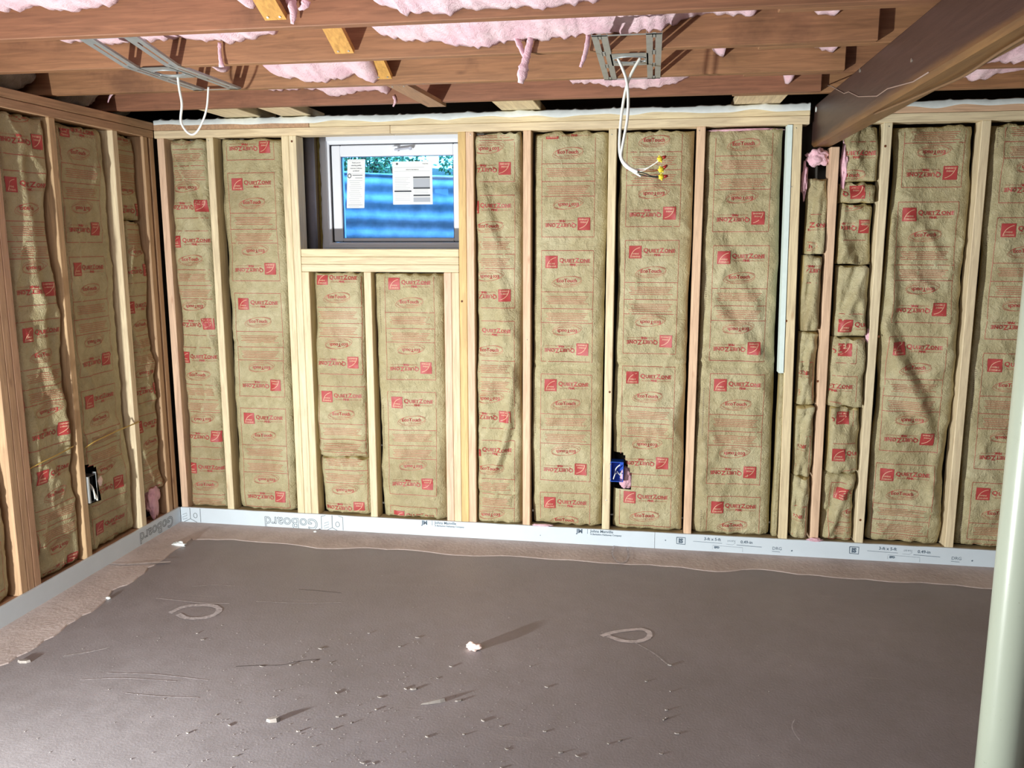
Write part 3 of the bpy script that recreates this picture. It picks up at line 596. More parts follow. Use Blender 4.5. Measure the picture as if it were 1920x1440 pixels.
it2 = [ln(.012+(k % 3)*.004, .085-(k*7 % 4)*.005, .11+k*.0105, .0015) for k in range(14)]+[ln(.006, W1-.006, y, .001) for y in (.006, .073, .235, .24)]
sticker(p0.x, p0.x+W1, p0.z-H1, p0.z, 'tall narrow white paper label stuck on the left of the window glass', [('printed_lettering', p_ink, it), ('printed_lines', p_grey, it2)], .05)
p0 = at(735, 303, 1, YF+.02); p1 = at(811, 383, 1, YF+.02); W2 = p1.x-p0.x; H2 = p0.z-p1.z
bar = lambda x0, x1, y, h: (ribbon([(x0, -y), (x1, -y)], h, 9), {})
it = [bar(W2*.52, W2*.94, H2*.37, .008), bar(W2*.52, W2*.94, H2*.62, .008), bar(W2*.52, W2*.94, H2*.79, .008), bar(W2*.04, W2*.47, H2*.69, .008), (ribbon(arcpts(.026, -.012, .004, .003, 0, 6.28, 10), .005, 9), {}), tx('Energy Rating', W2*.83, .013, .03),
      tx('WINDOW PERFORMANCE', W2*.5, H2*.19, .07)]
it2 = [ln(.012, W2*.8, H2*.14, .0015), ln(.010, W2-.012, H2*.225, .0012)]+[ln(.012, W2*.44-(k % 3)*.01, H2*(.37+.04*k), .0014) for k in range(8)]+[ln(.012, W2*.44, H2*(.74+.04*k), .0014) for k in range(5)]+[bar(W2*.52, W2*.94, H2*.50, .045), bar(W2*.52, W2*.94, H2*.89, .024)]+[ln(W2*.54, W2*.9, H2*(.66+.03*k), .0014) for k in range(4)]
sticker(p0.x, p0.x+W2, p0.z-H2, p0.z, 'squarer white performance sheet with black bars stuck in the middle of the window glass', [('printed_lines', p_grey, it2), ('printed_lettering', p_ink, it)], .0)
# grey pipe behind the left king studs
m = MB(); m.tube([(.447, .20, 1.39), (.447, .20, 2.11)], .027, 20); tag(m.mk('drain_pipe', pipe_m, None, True), 'upright grey pipe between the doubled studs and the window frame', 'pipe')

# outside: corrugated well, soil, shrubs
V = []; Fc = []; na, nz = 40, 60
for j in range(nz+1):
    z = .95+.97*j/nz; r = .009*math.sin(z*2*math.pi/.105)
    for i in range(na+1):
        a = math.pi*i/na; zz = z-(.02*math.cos(a) if j == nz else 0); V.append((.92-(.86+r)*math.cos(a), .52+(.62+r)*math.sin(a), z+.03*(-math.cos(a))*-1*(j/nz)))
        if i < na and j < nz: k = j*(na+1)+i; Fc.append((k, k+1, k+na+2, k+na+1))
wellw = tag(mk('window_well', V, Fc, well_m, None, True), 'curved corrugated metal window well outside the window', 'window well')
m = MB(); m.tube([(.92-.86*math.cos(a), .52+.62*math.sin(a), 1.922+.03*math.cos(a)) for a in np.linspace(0, math.pi, 40)], .008, 8); m.mk('rolled_rim', well_m, wellw, True)
tag(MB().box(-1.2, 3.2, .52, 2.6, .88, .945).mk('gravel_bed', soil), 'gravel at the bottom of the window well', 'gravel', kind='stuff')
V = []; Fc = []
for j in range(12):
    for i in range(41):
        a = math.pi*i/40; R_ = 1.02+j*.25; V.append((.92-.86*R_*math.cos(a), .52+.62*R_*math.sin(a), 1.89+.02*math.sin(i*1.3+j)+.02*j))
        if i < 40 and j < 11: k = j*41+i; Fc.append((k, k+1, k+42, k+41))
tag(mk('ground', V, Fc, soil, None, True), 'sloping garden soil outside around the window well', 'ground', kind='structure')
def shrub(cx, cy, h, wd, seed, label, nl=4600):
    rs = random.Random(seed); e = empty('shrub', (cx, cy, 1.9), label, 'shrub', 'shrubs beyond the window well'); m = MB(); st = MB()
    for k in range(9):
        a = rs.uniform(0, 6.28); q = [Vector((cx+rs.uniform(-.06, .06)*3, cy, 1.9))]
        for i in range(5): q.append(q[-1]+Vector((math.cos(a)*wd*.16+rs.uniform(-.04, .04), math.sin(a)*wd*.1, h/5)))
        st.tube(q, [.009, .008, .006, .005, .004, .003], 6)
    for k in range(nl):
        a = rs.uniform(0, 6.28); r = wd*math.sqrt(rs.random()); c = Vector((cx+r*math.cos(a), cy+r*.7*math.sin(a), 1.92+h*rs.random())); L_ = rs.uniform(.02, .045); d = Vector((rs.gauss(0, 1), rs.gauss(0, 1), rs.gauss(0, .8))).normalized(); sd = d.orthogonal().normalized()*L_*.28
        m.add([c, c+d*L_*.5+sd, c+d*L_, c+d*L_*.5-sd], [(0, 1, 2, 3)])
    st.mk('stem', bark, e); m.mk('foliage', leaf, e)
shrub(.30, 1.75, .9, .36, 1, 'leafy shrub outside, left behind the tall paper label'); shrub(1.12, 1.85, .9, .40, 2, 'leafy shrub outside, behind the performance sheet'); shrub(-.5, 1.6, .9, .34, 3, 'leafy shrub outside, hidden left of the pane'); shrub(-.15, 2.7, 1.3, .55, 4, 'taller leafy shrub in the back row, left'); shrub(1.05, 2.8, 1.3, .55, 5, 'taller leafy shrub in the back row, right')
m = MB()
for k in range(9): m.box(.02, .14, 1.36, 1.375, 1.93+.028*k, 1.938+.028*k, xf=lambda p: (p[0], p[1], p[2]+p[0]*.25))
tag(m.mk('vent_grille', blk), 'dark slatted grille outside at the top left corner of the pane', 'grille')

# ------------------------------------------------------------------ CEILING, JOISTS, BRACES
ce = tag(MB().box(-.86, 5.5, -7, .47, 2.385, 2.43).mk('ceiling', sub_m), kind='structure')
ZJ = 2.14; JH = .225; XE = 2.905
joists = [(-.253, .0), (-.700, .0), (-1.165, .0), (-1.620, .0), (-2.075, 0), (-2.53, 0), (-2.98, 0), (-3.43, 0)]
for i, (yb, sk) in enumerate(joists):
    xe = XE if i < 3 else 3.0
    o = plank('joist', -.78, xe, yb-.038, yb, ZJ, ZJ+JH, joist_w, ce, .0025, dy=sk)
    plank('joist', 2.55, 5.38, yb+.001, yb+.039, ZJ, ZJ+JH, joist_w, ce, .0025)
for i in (4, 5, 6, 7): plank('joist', -.78, 5.38, -3.43-.45*(i-3)-.038, -3.43-.45*(i-3), ZJ, ZJ+JH, joist_w, ce)
def brace(p, q, wd=.066, th=.019, mat=brace_w):
    p, q = Vector(p), Vector(q); d = (q-p).normalized(); sx = Vector((1, 0, 0)); n = d.cross(sx).normalized(); V = []
    for c in (p, q):
        for a, b in ((-1, -1), (1, -1), (1, 1), (-1, 1)): V.append(c+sx*a*wd/2+n*b*th/2)
    o = mk('bridging_brace', V, [(0, 1, 2, 3), (7, 6, 5, 4), (0, 4, 5, 1), (1, 5, 6, 2), (2, 6, 7, 3), (3, 7, 4, 0)], mat, ce)
    nh = MB()
    for s_ in (-.4, .4):
        c = p+d*.014+sx*s_*wd*.7-n*th*.5 if n.z > 0 else p+d*.014+sx*s_*wd*.7+n*th*.5; nh.tube([c, c+Vector((0, -.002, -.002))], .0035, 8)
    nh.mk('nail_head', nail, o)
brace((1.135, -1.670, 2.165), (1.135, -2.06, 2.355)); brace((1.175, -1.215, 2.165), (1.175, -1.61, 2.355)); brace((1.165, -.750, 2.165), (1.165, -1.15, 2.355))
brace((1.20, -.70, 2.150), (1.245, -.225, 2.137), .085, .018, joist_y)
for yb in (-.253, -.70, -1.165, -1.62): brace((1.24, yb-.040, 2.350), (1.24, yb-.405, 2.165))
# pink batts between joists, sagging lower edge read off the photograph
OUT = {0: [(0.24, 2.218), (0.35, 2.231), (0.42, 2.221), (0.47, 2.211), (0.6, 2.221), (0.69, 2.25), (.95, 2.26), (1.01, 2.218), (1.07, 2.193), (1.08, 2.23), (1.16, 2.24), (1.25, 2.25), (1.38, 2.24), (1.43, 2.2), (1.48, 2.18), (1.51, 2.165), (1.52, 2.148), (1.53, 2.164), (1.58, 2.157), (1.65, 2.159), (1.65, 2.152), (1.69, 2.174), (1.74, 2.158), (1.76, 2.171), (1.83, 2.165), (1.89, 2.159), (1.95, 2.16), (2.02, 2.167), (2.07, 2.171), (2.16, 2.24)],
       1: [(-0.14, 2.297), (0.13, 2.235), (0.49, 2.228), (0.55, 2.231), (0.75, 2.209), (0.79, 2.215), (0.93, 2.234), (0.96, 2.29), (1.26, 2.29), (1.28, 2.23), (1.31, 2.206), (1.39, 2.195), (1.5, 2.186), (1.59, 2.162), (1.61, 2.158), (1.7, 2.17), (1.79, 2.18), (1.91, 2.18), (2.0, 2.184), (2.03, 2.186), (2.24, 2.196), (2.26, 2.207), (2.34, 2.229), (2.39, 2.238), (2.49, 2.232), (2.51, 2.214), (2.54, 2.25), (2.67, 2.26), (2.70, 2.235), (2.73, 2.216), (2.78, 2.212), (2.80, 2.27)],
       2: [(.43, 2.29), (0.45, 2.239), (0.46, 2.218), (0.48, 2.202), (0.51, 2.22), (0.53, 2.27), (.64, 2.27), (0.67, 2.232), (0.71, 2.189), (0.77, 2.167), (0.78, 2.183), (0.84, 2.154), (0.92, 2.152), (0.98, 2.164), (1.04, 2.183), (1.12, 2.145), (1.15, 2.165), (1.17, 2.26), (2.41, 2.27), (2.43, 2.225), (2.45, 2.207), (2.47, 2.201), (2.48, 2.26), (2.74, 2.26), (2.75, 2.225), (2.82, 2.211), (2.86, 2.197), (2.88, 2.26)],
       3: [(.40, 2.25), (0.43, 2.222), (0.46, 2.209), (0.51, 2.201), (0.56, 2.206), (0.69, 2.214), (0.77, 2.182), (0.84, 2.18), (0.92, 2.192), (0.99, 2.194), (1.04, 2.17), (1.07, 2.25), (1.83, 2.25), (1.86, 2.203), (2.0, 2.188), (2.2, 2.171), (2.26, 2.18), (2.36, 2.204), (2.42, 2.26), (2.73, 2.26), (2.75, 2.209), (2.76, 2.172), (2.78, 2.176), (2.80, 2.27)]}
def pinkbay(x0, x1, ya, yb, outline, label, seed):
    xs = np.arange(x0, x1, .0125); nj = 15; ox = [p[0] for p in outline] if outline else [0]; oz = [p[1] for p in outline] if outline else [2.27]
    zo = np.interp(xs, ox, oz, left=2.28, right=2.28); ny = len(xs); V = []; Fc = []
    rg = (vn(xs*55, seed)-.5)*.012+(vn(xs*110, seed+3)-.5)*.008
    for i, x in enumerate(xs):
        for j in range(nj+1):
            t = j/nj; y = ya+(yb-ya)*t; drop = (t**1.2); zb = 2.275+(zo[i]-2.275)*min(1, .25+drop*.9 if zo[i] < 2.24 else drop)
            if t < .3: zb = 2.275+(zb-2.275)*(t/.3)
            z = zb+rg[i]*t+.022*(float(vn(x*9, y*9, seed))-.5)*(1-t*.8)+.010*(float(vn(x*26, y*26, seed))-.5); V.append((x, y, z))
        V.append((x, yb-.0005, 2.37)); V.append((x, ya+.001, 2.37))
    W = nj+3
    for i in range(ny-1):
        a = i*W; b = a+W
        for j in range(nj): Fc.append((a+j, a+j+1, b+j+1, b+j))
        Fc += [(a+nj, a+nj+1, b+nj+1, b+nj), (a+nj+1, a+nj+2, b+nj+2, b+nj+1), (a+nj+2, a, b, b+nj+2)]
    for a in (0, (ny-1)*W): Fc.append(tuple(a+j for j in range(W)) if a else tuple(a+j for j in range(W-1, -1, -1)))
    return tag(mk('ceiling_insulation', V, Fc, pale_pink, None, True), label, 'insulation', 'pink batts between the ceiling joists')
pinkbay(-.30, 2.52, -2.074, -1.659, OUT[0], 'ragged pink insulation sagging at the top edge of the picture, before the nearest joist', 1)
pinkbay(-.30, 2.54, -1.619, -1.204, OUT[1], 'ragged pink insulation between the nearest and second joist, above the right bracket', 2)
pinkbay(-.28, 2.54, -1.164, -.739, OUT[2], 'ragged pink insulation between the second and third joist', 3)
pinkbay(-.28, 2.54, -.699, -.292, OUT[3], 'ragged pink insulation between the third joist and the one nearest the back wall', 4)
for k, (ya, yb, lo) in enumerate(((-1.619, -1.204, OUT[1]), (-1.164, -.739, OUT[2]), (-.699, -.292, OUT[3]))):
    pinkbay(2.545, 2.90 if k else 2.92, ya+.042, yb, lo, ['pink insulation remnant left of the beam between nearest and second joist', 'pink insulation remnant left of the beam between second and third joist', 'pink insulation remnant left of the beam, bay nearest the back wall'][k], 5+k)
RO = [(3.2, 2.25), (3.4, 2.20), (3.5, 2.17), (3.6, 2.19), (3.8, 2.23), (4.2, 2.18)]
for k, (ya, yb) in enumerate(((-1.578, -1.165), (-1.124, -.701), (-.659, -.253))): pinkbay(3.06, 4.9, ya, yb, RO if k != 1 else [(3.2, 2.16), (3.55, 2.15), (4, 2.2)], ['pink insulation right of the beam, bay nearest the viewer', 'pink insulation right of the beam, middle bay', 'pink insulation right of the beam, bay nearest the back wall'][k], 8+k)
# hanging strands
def strand(pts, rad, Y, label, flat=.45):
    m = MB(); q = [at(x, y, 1, Y) for x, y in pts]; c = catmull(q, 5); n = len(c)
    R_ = np.interp(np.linspace(0, 1, n), np.linspace(0, 1, len(rad)), rad); R_ = [float(r*(1+.35*(random.random()-.5))) for r in R_]
    m.tube(c, R_, 9, flat=flat); return tag(m.mk('insulation_strand', pale_pink, None, True), label, 'insulation', 'pink strands hanging from the joists')
strand([(996, 68), (990, 95), (984, 118), (980, 135), (976, 156)], [.012, .015, .017, .022, .010], -1.228, 'long pink fibre strand hanging lowest, between the two light brackets')
strand([(964, 66), (972, 80), (984, 108)], [.010, .012, .008], -1.226, 'short pink fibre strand forking into the long one')
strand([(1103, 66), (1100, 88), (1095, 108), (1088, 126)], [.011, .010, .009, .005], -1.222, 'curved pink fibre strand just left of the right bracket')
strand([(412, 80), (412, 100), (416, 126)], [.007, .006, .010], -1.222, 'thin pink fibre wisp down the joist right of the left bracket')
strand([(545, 0), (550, 22), (548, 45)], [.016, .012, .005], -1.68, 'whitish pink strand at the top edge beside the yellow brace')
strand([(575, 0), (570, 12), (560, 18)], [.014, .010, .004], -1.69, 'small whitish pink curl right of the strand at the top edge')
strand([(738, 180), (741, 190), (737, 200)], [.008, .007, .003], -.30, 'small pink curl on the last joist left of the dark brace shadow')
strand([(215, 172), (207, 180), (202, 192)], [.010, .008, .006], -.35, 'pale pink wisp in the grey wool above the left wall plate')
strand([(1474, 140), (1475, 150), (1477, 157)], [.010, .006, .002], -.30, 'short pink tip hanging on the last joist near the beam')
# dusty grey wool on the left wall plate
for i, (y0, y1) in enumerate(((-.295, -.04), (-.695, -.295), (-1.16, -.742), (-1.615, -1.207))):
    o = tuft((-.425, (y0+y1)/2, 2.222), (.095, (y1-y0)*.50, .092), 21+i, wool_m, rough=.22, name='mineral_wool'); tag(o, ['dusty grey wool on the left plate in the corner', 'dusty grey wool on the left plate behind the last two joists', 'dusty grey wool on the left plate at the picture edge', 'dusty grey wool on the left plate nearest the viewer'][i], 'insulation', 'grey wool on the left wall plate')

# ------------------------------------------------------------------ BEAM and COLUMN
be = MB(); BZ0 = 1.950
be.box(2.937, 3.030, -6.9, .085, BZ0, 2.138, c=.012)
beam = tag(be.mk('support_beam', beam_m), 'dark brown stained timber beam running from the back wall to the upper right', 'beam')
cr = [(1545, 158), (1560, 162), (1583, 175), (1592, 172), (1610, 181), (1645, 180), (1665, 166), (1712, 164), (1740, 158)]
m = MB(); m.tube([Vector((2.9355, p.y, max(p.z, BZ0+.013))) for p in (at(x, y, 0, 2.936) for x, y in cr)], .0022, 6); m.mk('peeled_paint_edge', crack_m, beam, True)
for x, y, r in ((1709, 113, .006), (1612, 132, .008), (1530, 205, .012)):
    p = at(x, y, 0, 2.936); MB().tube([(2.938, p.y, p.z), (2.9345, p.y, p.z)], r, 10).mk('nail_head' if r < .01 else 'paint_splash', nail if r < .01 else sealant, beam)
cp = [at(x, y, 0, 3.031) for x, y in ((1664, 206), (1700, 190), (1740, 168))]
cab = [Vector((2.955, -1.0, BZ0-.004)), Vector((2.975, -1.25, BZ0-.006)), Vector((2.995, -1.5, BZ0-.007)), Vector((3.005, -1.7, BZ0-.008)), Vector((2.99, -2.0, BZ0-.005)), Vector((2.985, -2.4, BZ0-.005))]
m = MB(); m.tube(catmull(cab, 8), .004, 8); tag(m.mk('thin_cable', plain('brown_cable', srgb(120, 92, 66), .5), None, True), 'thin brown cable stapled along the underside of the beam', 'cable')
CX, CY, CR = 3.000, -2.30, .046
m = MB(); n = 48; prof = [(0.0, CR+.0), (BZ0, CR)]
m.tube([(CX, CY, .008), (CX, CY, .5), (CX, CY, 1.2), (CX, CY, BZ0-.010)], CR, 64)
colo = empty('steel_column', (CX, CY, 0), 'white painted round steel column in the right foreground under the beam', 'column')
m.mk('post', col_m, colo, True); MB().box(CX-.07, CX+.07, CY-.07, CY+.07, .0005, .008, c=.001).mk('base_plate', col_m, colo); MB().box(CX-.05, CX+.05, CY-.08, CY+.08, BZ0-.010, BZ0-.001, c=.001).mk('cap_plate', col_m, colo)

# ------------------------------------------------------------------ LIGHT BRACKETS
def bracket(cx, y0, y1, w0, ang, label, zc=2.1375, skew=0):
    e = empty('light_bracket', (cx, (y0+y1)/2, zc), label, 'bracket', 'stamped steel light brackets'); L_ = y1-y0; cym = (y0+y1)/2; bw = .046; th = .0012
    ca, sa = math.cos(ang), math.sin(ang); xf = lambda p: (cx+(p[0])*ca-(p[1])*sa, cym+(p[0])*sa+(p[1])*ca, zc+p[2]+skew*max(0, -1.22-cym-p[1]))
    for sgn in (-1, 1):
        m = MB(); xc = sgn*(w0/2-bw/2); h = L_/2
        for a, b in ((-bw/2, -.004), (.004, bw/2)):
            m.box(xc+a, xc+b, -1.22-cym, h, -th, 0, xf=xf); m.box(xc+a, xc+b, -h, -1.22-cym, -th, 0, xf=xf)
        for yy in (-h+.02, -.10, .10, h-.02): m.box(xc-.006, xc+.006, yy-.03, yy+.03, -th, 0, xf=xf)
        [m.box(xc+e_, xc+e_+.0012, ya_, yb_, -th, .007, xf=xf) for e_ in (-bw/2-.0012, bw/2) for ya_, yb_ in ((-h, -1.22-cym), (-1.22-cym, h))]
        m.mk('rail', galv, e)
    # centre plate with oval hole
    r1, r2, hw, hh = .052, .036, w0/2-bw+.004, .10; n = 32; V = []; Fc = []
    for k in range(n):
        a = 2*math.pi*k/n; c_, s_ = math.cos(a), math.sin(a); t = min(hw/abs(c_) if abs(c_) > 1e-6 else 9, hh/abs(s_) if abs(s_) > 1e-6 else 9)
        r1_ = min(r1, hw*.85)
        for z in (0, -th): V += [xf((r1_*c_, r2*s_, z)), xf((t*c_, t*s_, z))]
    for k in range(n):
        a = k*4; b = ((k+1) % n)*4; Fc += [(a, a+1, b+1, b), (a+2, b+2, b+3, a+3), (a, b, b+2, a+2)]
    mk('centre_plate', V, Fc, galv, e)
    for s_ in (-1, 1):
        m = MB(); m.tube([xf((min(.07, hw*1.0)*math.cos(t)*.98, .052*math.sin(t), -.0022)) for t in (np.linspace(.5, 2.6, 14) if s_ > 0 else np.linspace(3.6, 5.8, 14))], .0016, 5); m.mk('stamped_rib', galv, e, True)
    for a, b in ((-L_/2-.001, -L_/2+.012), (L_/2-.012, L_/2+.001)): MB().box(-w0/2, w0/2, a, b, -th, 0, xf=xf).mk('cross_strip', galv, e)
bracket(2.135, -1.42, -.70, .210, .0, 'stamped grey steel light bracket on the right, two long cables hanging from it')
bracket(.455, -1.47, -.75, .205, .0, 'stamped grey steel light bracket on the left, one short white cable loop below it', skew=.18)
# ------------------------------------------------------------------ CABLES
def cable(pts, Y, r, flat=1., k=8):
    m = MB(); q = [at(x, y, 1, Y if not isinstance(Y, (list, tuple)) else Y[i]) for i, (x, y) in enumerate(pts)]; m.tube(catmull(q, k), r, 10, flat=flat); return m
o = cable([(332, 130), (336, 165), (341, 195), (339, 225), (347, 243), (359, 252), (370, 246), (381, 225), (388, 200), (391, 163)], -1.02, .0048, .8).mk('cable_loop', cable_w, None, True); tag(o, 'short white cable loop hanging from the left light bracket', 'cable')
c2 = empty('cable_pair', at(1165, 330, 1, -1.05), 'two long white cables with three capped wire ends hanging from the right bracket', 'cable')
cable([(1157, 106), (1167, 128), (1175, 152), (1178, 185), (1176, 225), (1168, 270), (1165, 295), (1178, 312), (1196, 322)], -1.05, .0055, .8).mk('cable', cable_w, c2, True)
cable([(1201, 108), (1188, 130), (1177, 155), (1169, 190), (1163, 240), (1162, 285), (1170, 308), (1187, 321), (1202, 330)], -1.04, .0055, .8).mk('cable', cable_w, c2, True)
for pts in (((1192, 317), (1210, 316), (1226, 308), (1236, 299)), ((1190, 320), (1206, 320), (1222, 310), (1235, 302))): cable(pts, -1.045, .0018).mk('white_wire', cable_w, c2, True)
for pts in (((1192, 322), (1206, 324), (1222, 330), (1236, 331)), ((1198, 327), (1212, 330), (1226, 332), (1236, 332))): cable(pts, -1.045, .0018).mk('black_wire', blk, c2, True)
cable([(1194, 320), (1212, 321), (1226, 321), (1237, 319)], -1.045, .0015).mk('copper_wire', cu, c2, True)
for (a, b) in (((1233, 300), (1249, 293)), ((1235, 321), (1251, 310)), ((1235, 332), (1252, 330))):
    p, q = at(*a, 1, -1.045), at(*b, 1, -1.045); d = (q-p); m = MB(); m.tube([p, p+d*.15, p+d*.55], [.0070, .0085, .0068], 12)
    sd = d.normalized().cross(Vector((0, 1, 0)))
    for s_ in (-1, 1): m.tube([p+d*.22+sd*s_*.006, p+d*.3+sd*s_*.012, p+d*.42+sd*s_*.007], .0022, 6)
    w_ = m.mk('wire_connector', yel, c2, True); MB().tube([p+d*.56, p+d*.75, p+d*1.02], [.0062, .0055, .0035], 10).mk('connector_tip', redp, w_, True)
# ------------------------------------------------------------------ ELECTRICAL BOXES
def openbox(m, x0, x1, y0, y1, z0, z1, t=.003):
    m.box(x0, x1, y1-t, y1, z0, z1).box(x0, x0+t, y0, y1-t, z0, z1).box(x1-t, x1, y0, y1-t, z0, z1).box(x0+t, x1-t, y0, y1-t, z0, z0+t).box(x0+t, x1-t, y0, y1-t, z1-t, z1); return m
bx = empty('outlet_box', (2.083, 0, .34), 'blue plastic outlet box with bare wire ends on the stud', 'electrical box')
openbox(MB(), 2.0515, 2.115, -.004, .06, .338, .440).mk('shell', bluep, bx)
m = MB()
for a, b, c in (((2.07, .05, .36), (2.078, .02, .40), (2.098, .005, .425)), ((2.09, .05, .37), (2.075, .01, .375), (2.066, 0, .35)), ((2.08, .05, .38), (2.10, .01, .37), (2.104, .002, .385))): m.tube(catmull([a, b, c], 6), .003, 8)
m.mk('cable_end', cable_w, bx, True)
for zz in (.352, .428): MB().tube([(2.045, -.004, zz), (2.056, -.006, zz)], .002, 8).mk('nail', nail, bx, True)
bx = empty('switch_box', (XL, -.69, .32), 'dark metal switch box with white cable ends on the left wall stud', 'electrical box')
m = MB(); openbox(m, 0, .058, -.006, .055, 0, .125, .003); m.v = [(XL-y, -.735+x, .335+z) for x, y, z in m.v]; m.mk('shell', dkgrey, bx)
MB().box(XL-.004, XL+.009, -.736, -.728, .335, .46).mk('side_bracket', galv, bx); MB().box(XL-.01, XL+.008, -.680, -.676, .34, .47).mk('side_bracket', galv, bx)
m = MB()
for a, b, c in (((XL-.04, -.70, .44), (XL+.002, -.703, .40), (XL+.010, -.700, .345)), ((XL-.04, -.69, .43), (XL+.004, -.694, .37), (XL+.012, -.688, .335))): m.tube(catmull([a, b, c], 6), .004, 8)
m.mk('cable_end', cable_w, bx, True)
tag(tuft((XL+.002, -.645, .415), (.004, .016, .020), 31, scrap_m, rough=.4, name='torn_paper_flap'), 'small torn white flap right of the dark switch box', 'paper scrap')
m = MB(); m.tube(catmull([(XL-.015, -1.074, .585), (XL+.004, -1.0, .604), (XL+.004, -.9, .612), (XL-.004, -.80, .62)], 6), .0042, 8, flat=.7); tag(m.mk('cable_run', cable_y, None, True), 'yellow cable crossing the bay right of the tripled studs on the left wall', 'cable', 'yellow cables along the left wall')
m = MB(); m.tube(catmull([(XL-.01, -.712, .592), (XL+.008, -.66, .612), (XL+.004, -.50, .622), (XL+.003, -.34, .628), (XL+.002, -.31, .63)], 6), .0042, 8, flat=.7); tag(m.mk('cable_run', cable_y, None, True), 'yellow cable above the dark switch box on the left wall', 'cable', 'yellow cables along the left wall')

# ------------------------------------------------------------------ FLOOR MARKS AND DEBRIS
def ring(P, wd, name='paint_ring', z=.0012, op=1):
    c = catmull([(p[0], p[1], 0) for p in P], 8); V = []; Fc = []
    for i, q in enumerate(c):
        t = (c[min(i+1, len(c)-1)]-c[max(i-1, 0)]).normalized(); n_ = Vector((-t.y, t.x, 0)); w_ = wd*(.8+.5*random.random()*.5)
        V += [q+n_*w_/2+Vector((0, 0, z)), q-n_*w_/2+Vector((0, 0, z))]
        if i: Fc.append((2*i-2, 2*i-1, 2*i+1, 2*i))
    return mk(name, V, Fc, chalk if op == 1 else chalk_f, fl)
chalk_f = NT('faint_marking_paint'); _n = chalk_f.noise(chalk_f.mapped(), 60, 4, .7); chalk_f.col(chalk_f.mix(chalk_f.ramp(_n, [(.35, BW(0)), (.65, BW(1))]), srgb(160, 153, 154), srgb(206, 202, 204))); chalk_f.set(Roughness=.9); chalk_f = chalk_f.m
g = lambda x, y: at(x, y, 2, 0)
ring([g(*p) for p in ((1128, 1193), (1150, 1186), (1185, 1181), (1207, 1181), (1218, 1188), (1214, 1197), (1195, 1203), (1168, 1202), (1148, 1196), (1140, 1193))], .024)
ring([g(*p) for p in ((318, 1150), (345, 1138), (372, 1135), (398, 1136), (411, 1143), (402, 1153), (380, 1159), (350, 1159), (334, 1152))], .026, op=0)
ring([g(*p)+Vector((0, 0, 0)) for p in ((1152, 1024), (1148, 1040), (1156, 1054), (1170, 1057), (1178, 1046), (1176, 1028))], .010, z=.0072, op=0)
ring([g(*p) for p in ((205, 1060), (240, 1061), (285, 1058), (320, 1056))], .014, 'paint_streak', .0075)
ring([g(*p) for p in ((292, 1122), (330, 1126), (380, 1131), (430, 1132))], .004, 'scratch', op=1); ring([g(*p) for p in ((120, 1230), (165, 1223), (200, 1216))], .006, 'scratch', op=0)
ring([g(*p) for p in ((1490, 1349), (1485, 1362), (1490, 1376), (1500, 1389))], .003, 'scratch', op=0)
dark_crack = plain('crack_shadow', srgb(74, 68, 66), .9)
for pts in (((442, 1250), (480, 1248), (528, 1247), (560, 1240), (600, 1236)), ((560, 1105), (600, 1108), (640, 1112))):
    c_ = ring([g(*p) for p in pts], .003, 'floor_crack', .0006); c_.data.materials.clear(); c_.data.materials.append(dark_crack)
for pts in (((118, 1232), (160, 1225), (205, 1214)), ((150, 1275), (230, 1272), (330, 1278)), ((200, 1262), (290, 1265), (390, 1276)), ((360, 1100), (400, 1097), (440, 1099)), ((1190, 1205), (1225, 1225), (1250, 1245)), ((235, 1300), (300, 1306), (372, 1309)), ((480, 1128), (560, 1131), (640, 1130))):
    ring([g(*p) for p in pts], .0045, 'scratch', .0009, op=0)
def lump(c, r, seed, mat, name, rough=.5, sub=2):
    bm = bmesh.new(); bmesh.ops.create_icosphere(bm, subdivisions=sub, radius=1)
    for v in bm.verts:
        p = v.co.copy(); f = 1+rough*mnoise.noise(p*1.6+Vector((seed*3.1, seed, 0))); q = p*f; v.co = Vector((c[0]+q.x*r[0], c[1]+q.y*r[1], c[2]+max(q.z, -.85)*r[2]+r[2]*.85))
    bm.verts.index_update(); V = [tuple(v.co) for v in bm.verts]; Fc = [tuple(v.index for v in f.verts) for f in bm.faces]; bm.free(); return mk(name, V, Fc, mat, None, sub > 1)
p = g(888, 1219); tag(lump(p, (.026, .018, .015), 3, scrap_m, 'foam_scrap', .8, 3), 'pale pink crumpled scrap standing on the concrete with a long shadow, centre of the floor', 'scrap')
p = g(336, 1024); tag(lump(p, (.035, .010, .012), 5, sealant, 'foam_scrap', .9, 3), 'white curled scrap on the floor near the left corner', 'scrap')
p = g(591, 999); tag(lump(p, (.010, .007, .006), 8, sealant, 'foam_scrap', .6), 'tiny white crumb at the floor edge below the window', 'scrap')
p = g(203, 1123); tag(lump(p, (.012, .008, .006), 9, sealant, 'foam_scrap', .6), 'small pale crumb on the floor near the left base strip', 'scrap')
# flat splinters
def sliver(x, y, ln_, wd, ang, th=.004, nm='wood_splinter', label=None, lift=0):
    p = g(x, y); ca, sa = math.cos(ang), math.sin(ang); P_ = [(-ln_/2, 0), (-ln_*.2, -wd/2), (ln_*.3, -wd*.4), (ln_/2, wd*.1), (ln_*.1, wd/2), (-ln_*.35, wd*.3)]
    V = [(p.x+a*ca-b*sa, p.y+a*sa+b*ca, .0008) for a, b in P_]+[(p.x+a*ca*.9-b*sa*.8, p.y+a*sa*.9+b*ca*.8, th+lift*(a/ln_+.5)) for a, b in P_]
    Fc = [tuple(range(5, -1, -1)), tuple(range(6, 12))]+[(i, (i+1) % 6, 6+(i+1) % 6, 6+i) for i in range(6)]
    return tag(mk(nm, V, Fc, chip_m), label or 'pale wood chip lying on the bare concrete floor', 'wood chip', None if label else 'wood chips scattered on the concrete')
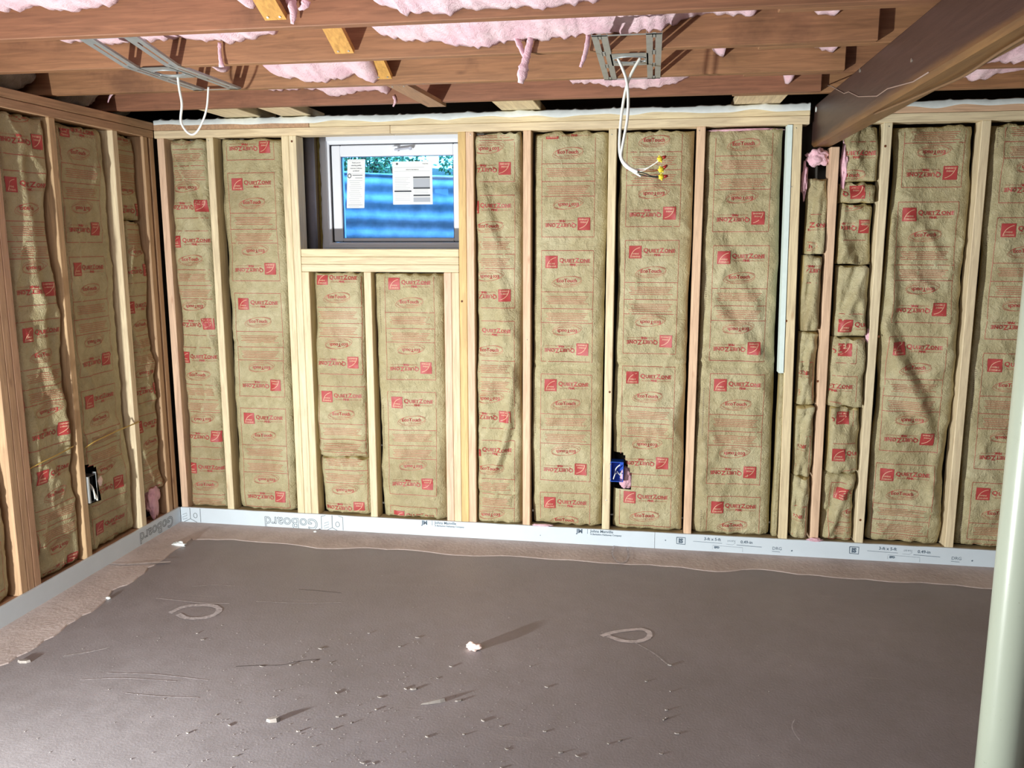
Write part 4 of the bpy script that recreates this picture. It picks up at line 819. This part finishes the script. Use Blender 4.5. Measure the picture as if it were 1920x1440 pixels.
sliver(812, 1319, .085, .007, .38, .005, label='longest wood splinter on the floor, below the pale pink scrap', lift=.010)
sliver(512, 1353, .045, .018, .2, .010, label='dark-shadowed pale chip left of the longest splinter', lift=.006); sliver(776, 1293, .028, .010, .3, .006, label='pale chip just above the longest splinter')
sliver(45, 1242, .05, .02, .1, .010, label='flat pale chip at the far left of the floor, by the base strip end'); sliver(1256, 1248, .018, .008, -.3, .005, label='lone pale chip right of and below the white teardrop ring'); sliver(860, 1315, .028, .008, .5, .006, label='small pale chip beyond the tip of the longest splinter')
rs = random.Random(5)
spots = [(545, 1248), (630, 1300), (633, 1345), (705, 1331), (430, 1360), (660, 1356), (950, 1405), (1082, 1418), (1025, 1289), (1250, 1347), (1163, 1389), (1257, 1297), (1250, 1332), (1245, 1350), (1052, 1412), (380, 1200), (490, 1120+130), (600, 1217), (692, 1188), (783, 1196), (608, 1216), (750, 1213), (585, 1242), (620, 1243), (370, 1188), (712, 1308), (760, 1292), (820, 1272), (905, 1352), (940, 1362), (700, 1431), (680, 1431), (845, 1251), (623, 1368), (352, 1375), (560, 1372), (442, 1418), (995, 1250), (1022, 1372), (1270, 1376), (1141, 1395), (1212, 1278), (590, 1400), (800, 1382), (870, 1378), (940, 1440), (1240, 1414)]
marks = [('the longest splinter', (810, 1320)), ('the white teardrop ring', (1178, 1192)), ('the faint ring on the left', (370, 1148)), ('the pale pink scrap', (888, 1219)), ('the dark-shadowed pale chip', (512, 1353))]
near = {}
for x, y in spots:
    d_ = sorted(((g(x, y)-g(*q)).length, nm) for nm, q in marks)[0]; near.setdefault(d_[1], []).append((d_[0], x, y))
ords = ['closest', 'second closest', 'third closest']+[w_+' closest' for w_ in 'fourth fifth sixth seventh eighth ninth tenth eleventh twelfth thirteenth fourteenth fifteenth sixteenth seventeenth eighteenth nineteenth twentieth'.split()]
for nm, L_ in near.items():
    for k, (d_, x, y) in enumerate(sorted(L_)):
        o = sliver(x, y, rs.uniform(.008, .020), rs.uniform(.004, .008), rs.uniform(-.8, .8), rs.uniform(.002, .005), label='small wood chip on the concrete, %s to %s' % (ords[min(k, 19)], nm)); o['group'] = 'wood chips scattered on the concrete'
m = MB()
for k in range(420):
    if rs.random() < .75: x, y = rs.gauss(650, 260), rs.uniform(1180, 1440)
    else: x, y = rs.uniform(150, 1500), rs.uniform(1060, 1440)
    p = g(x, y); s_ = rs.uniform(.0010, .0028); a = rs.uniform(0, 3); V = [(p.x+s_*1.6*math.cos(a+k_*2.1)*(1.3 if k_ == 0 else .7), p.y+s_*math.sin(a+k_*2.1), .0006) for k_ in range(3)]+[(p.x, p.y, .0006+s_*.8)]
    if p.x < -.2: continue
    m.add(V, [(0, 1, 3), (1, 2, 3), (2, 0, 3), (2, 1, 0)])
tag(m.mk('floor_grit', chip_m), 'fine grit and crumbs scattered over the concrete floor', 'grit', kind='stuff')
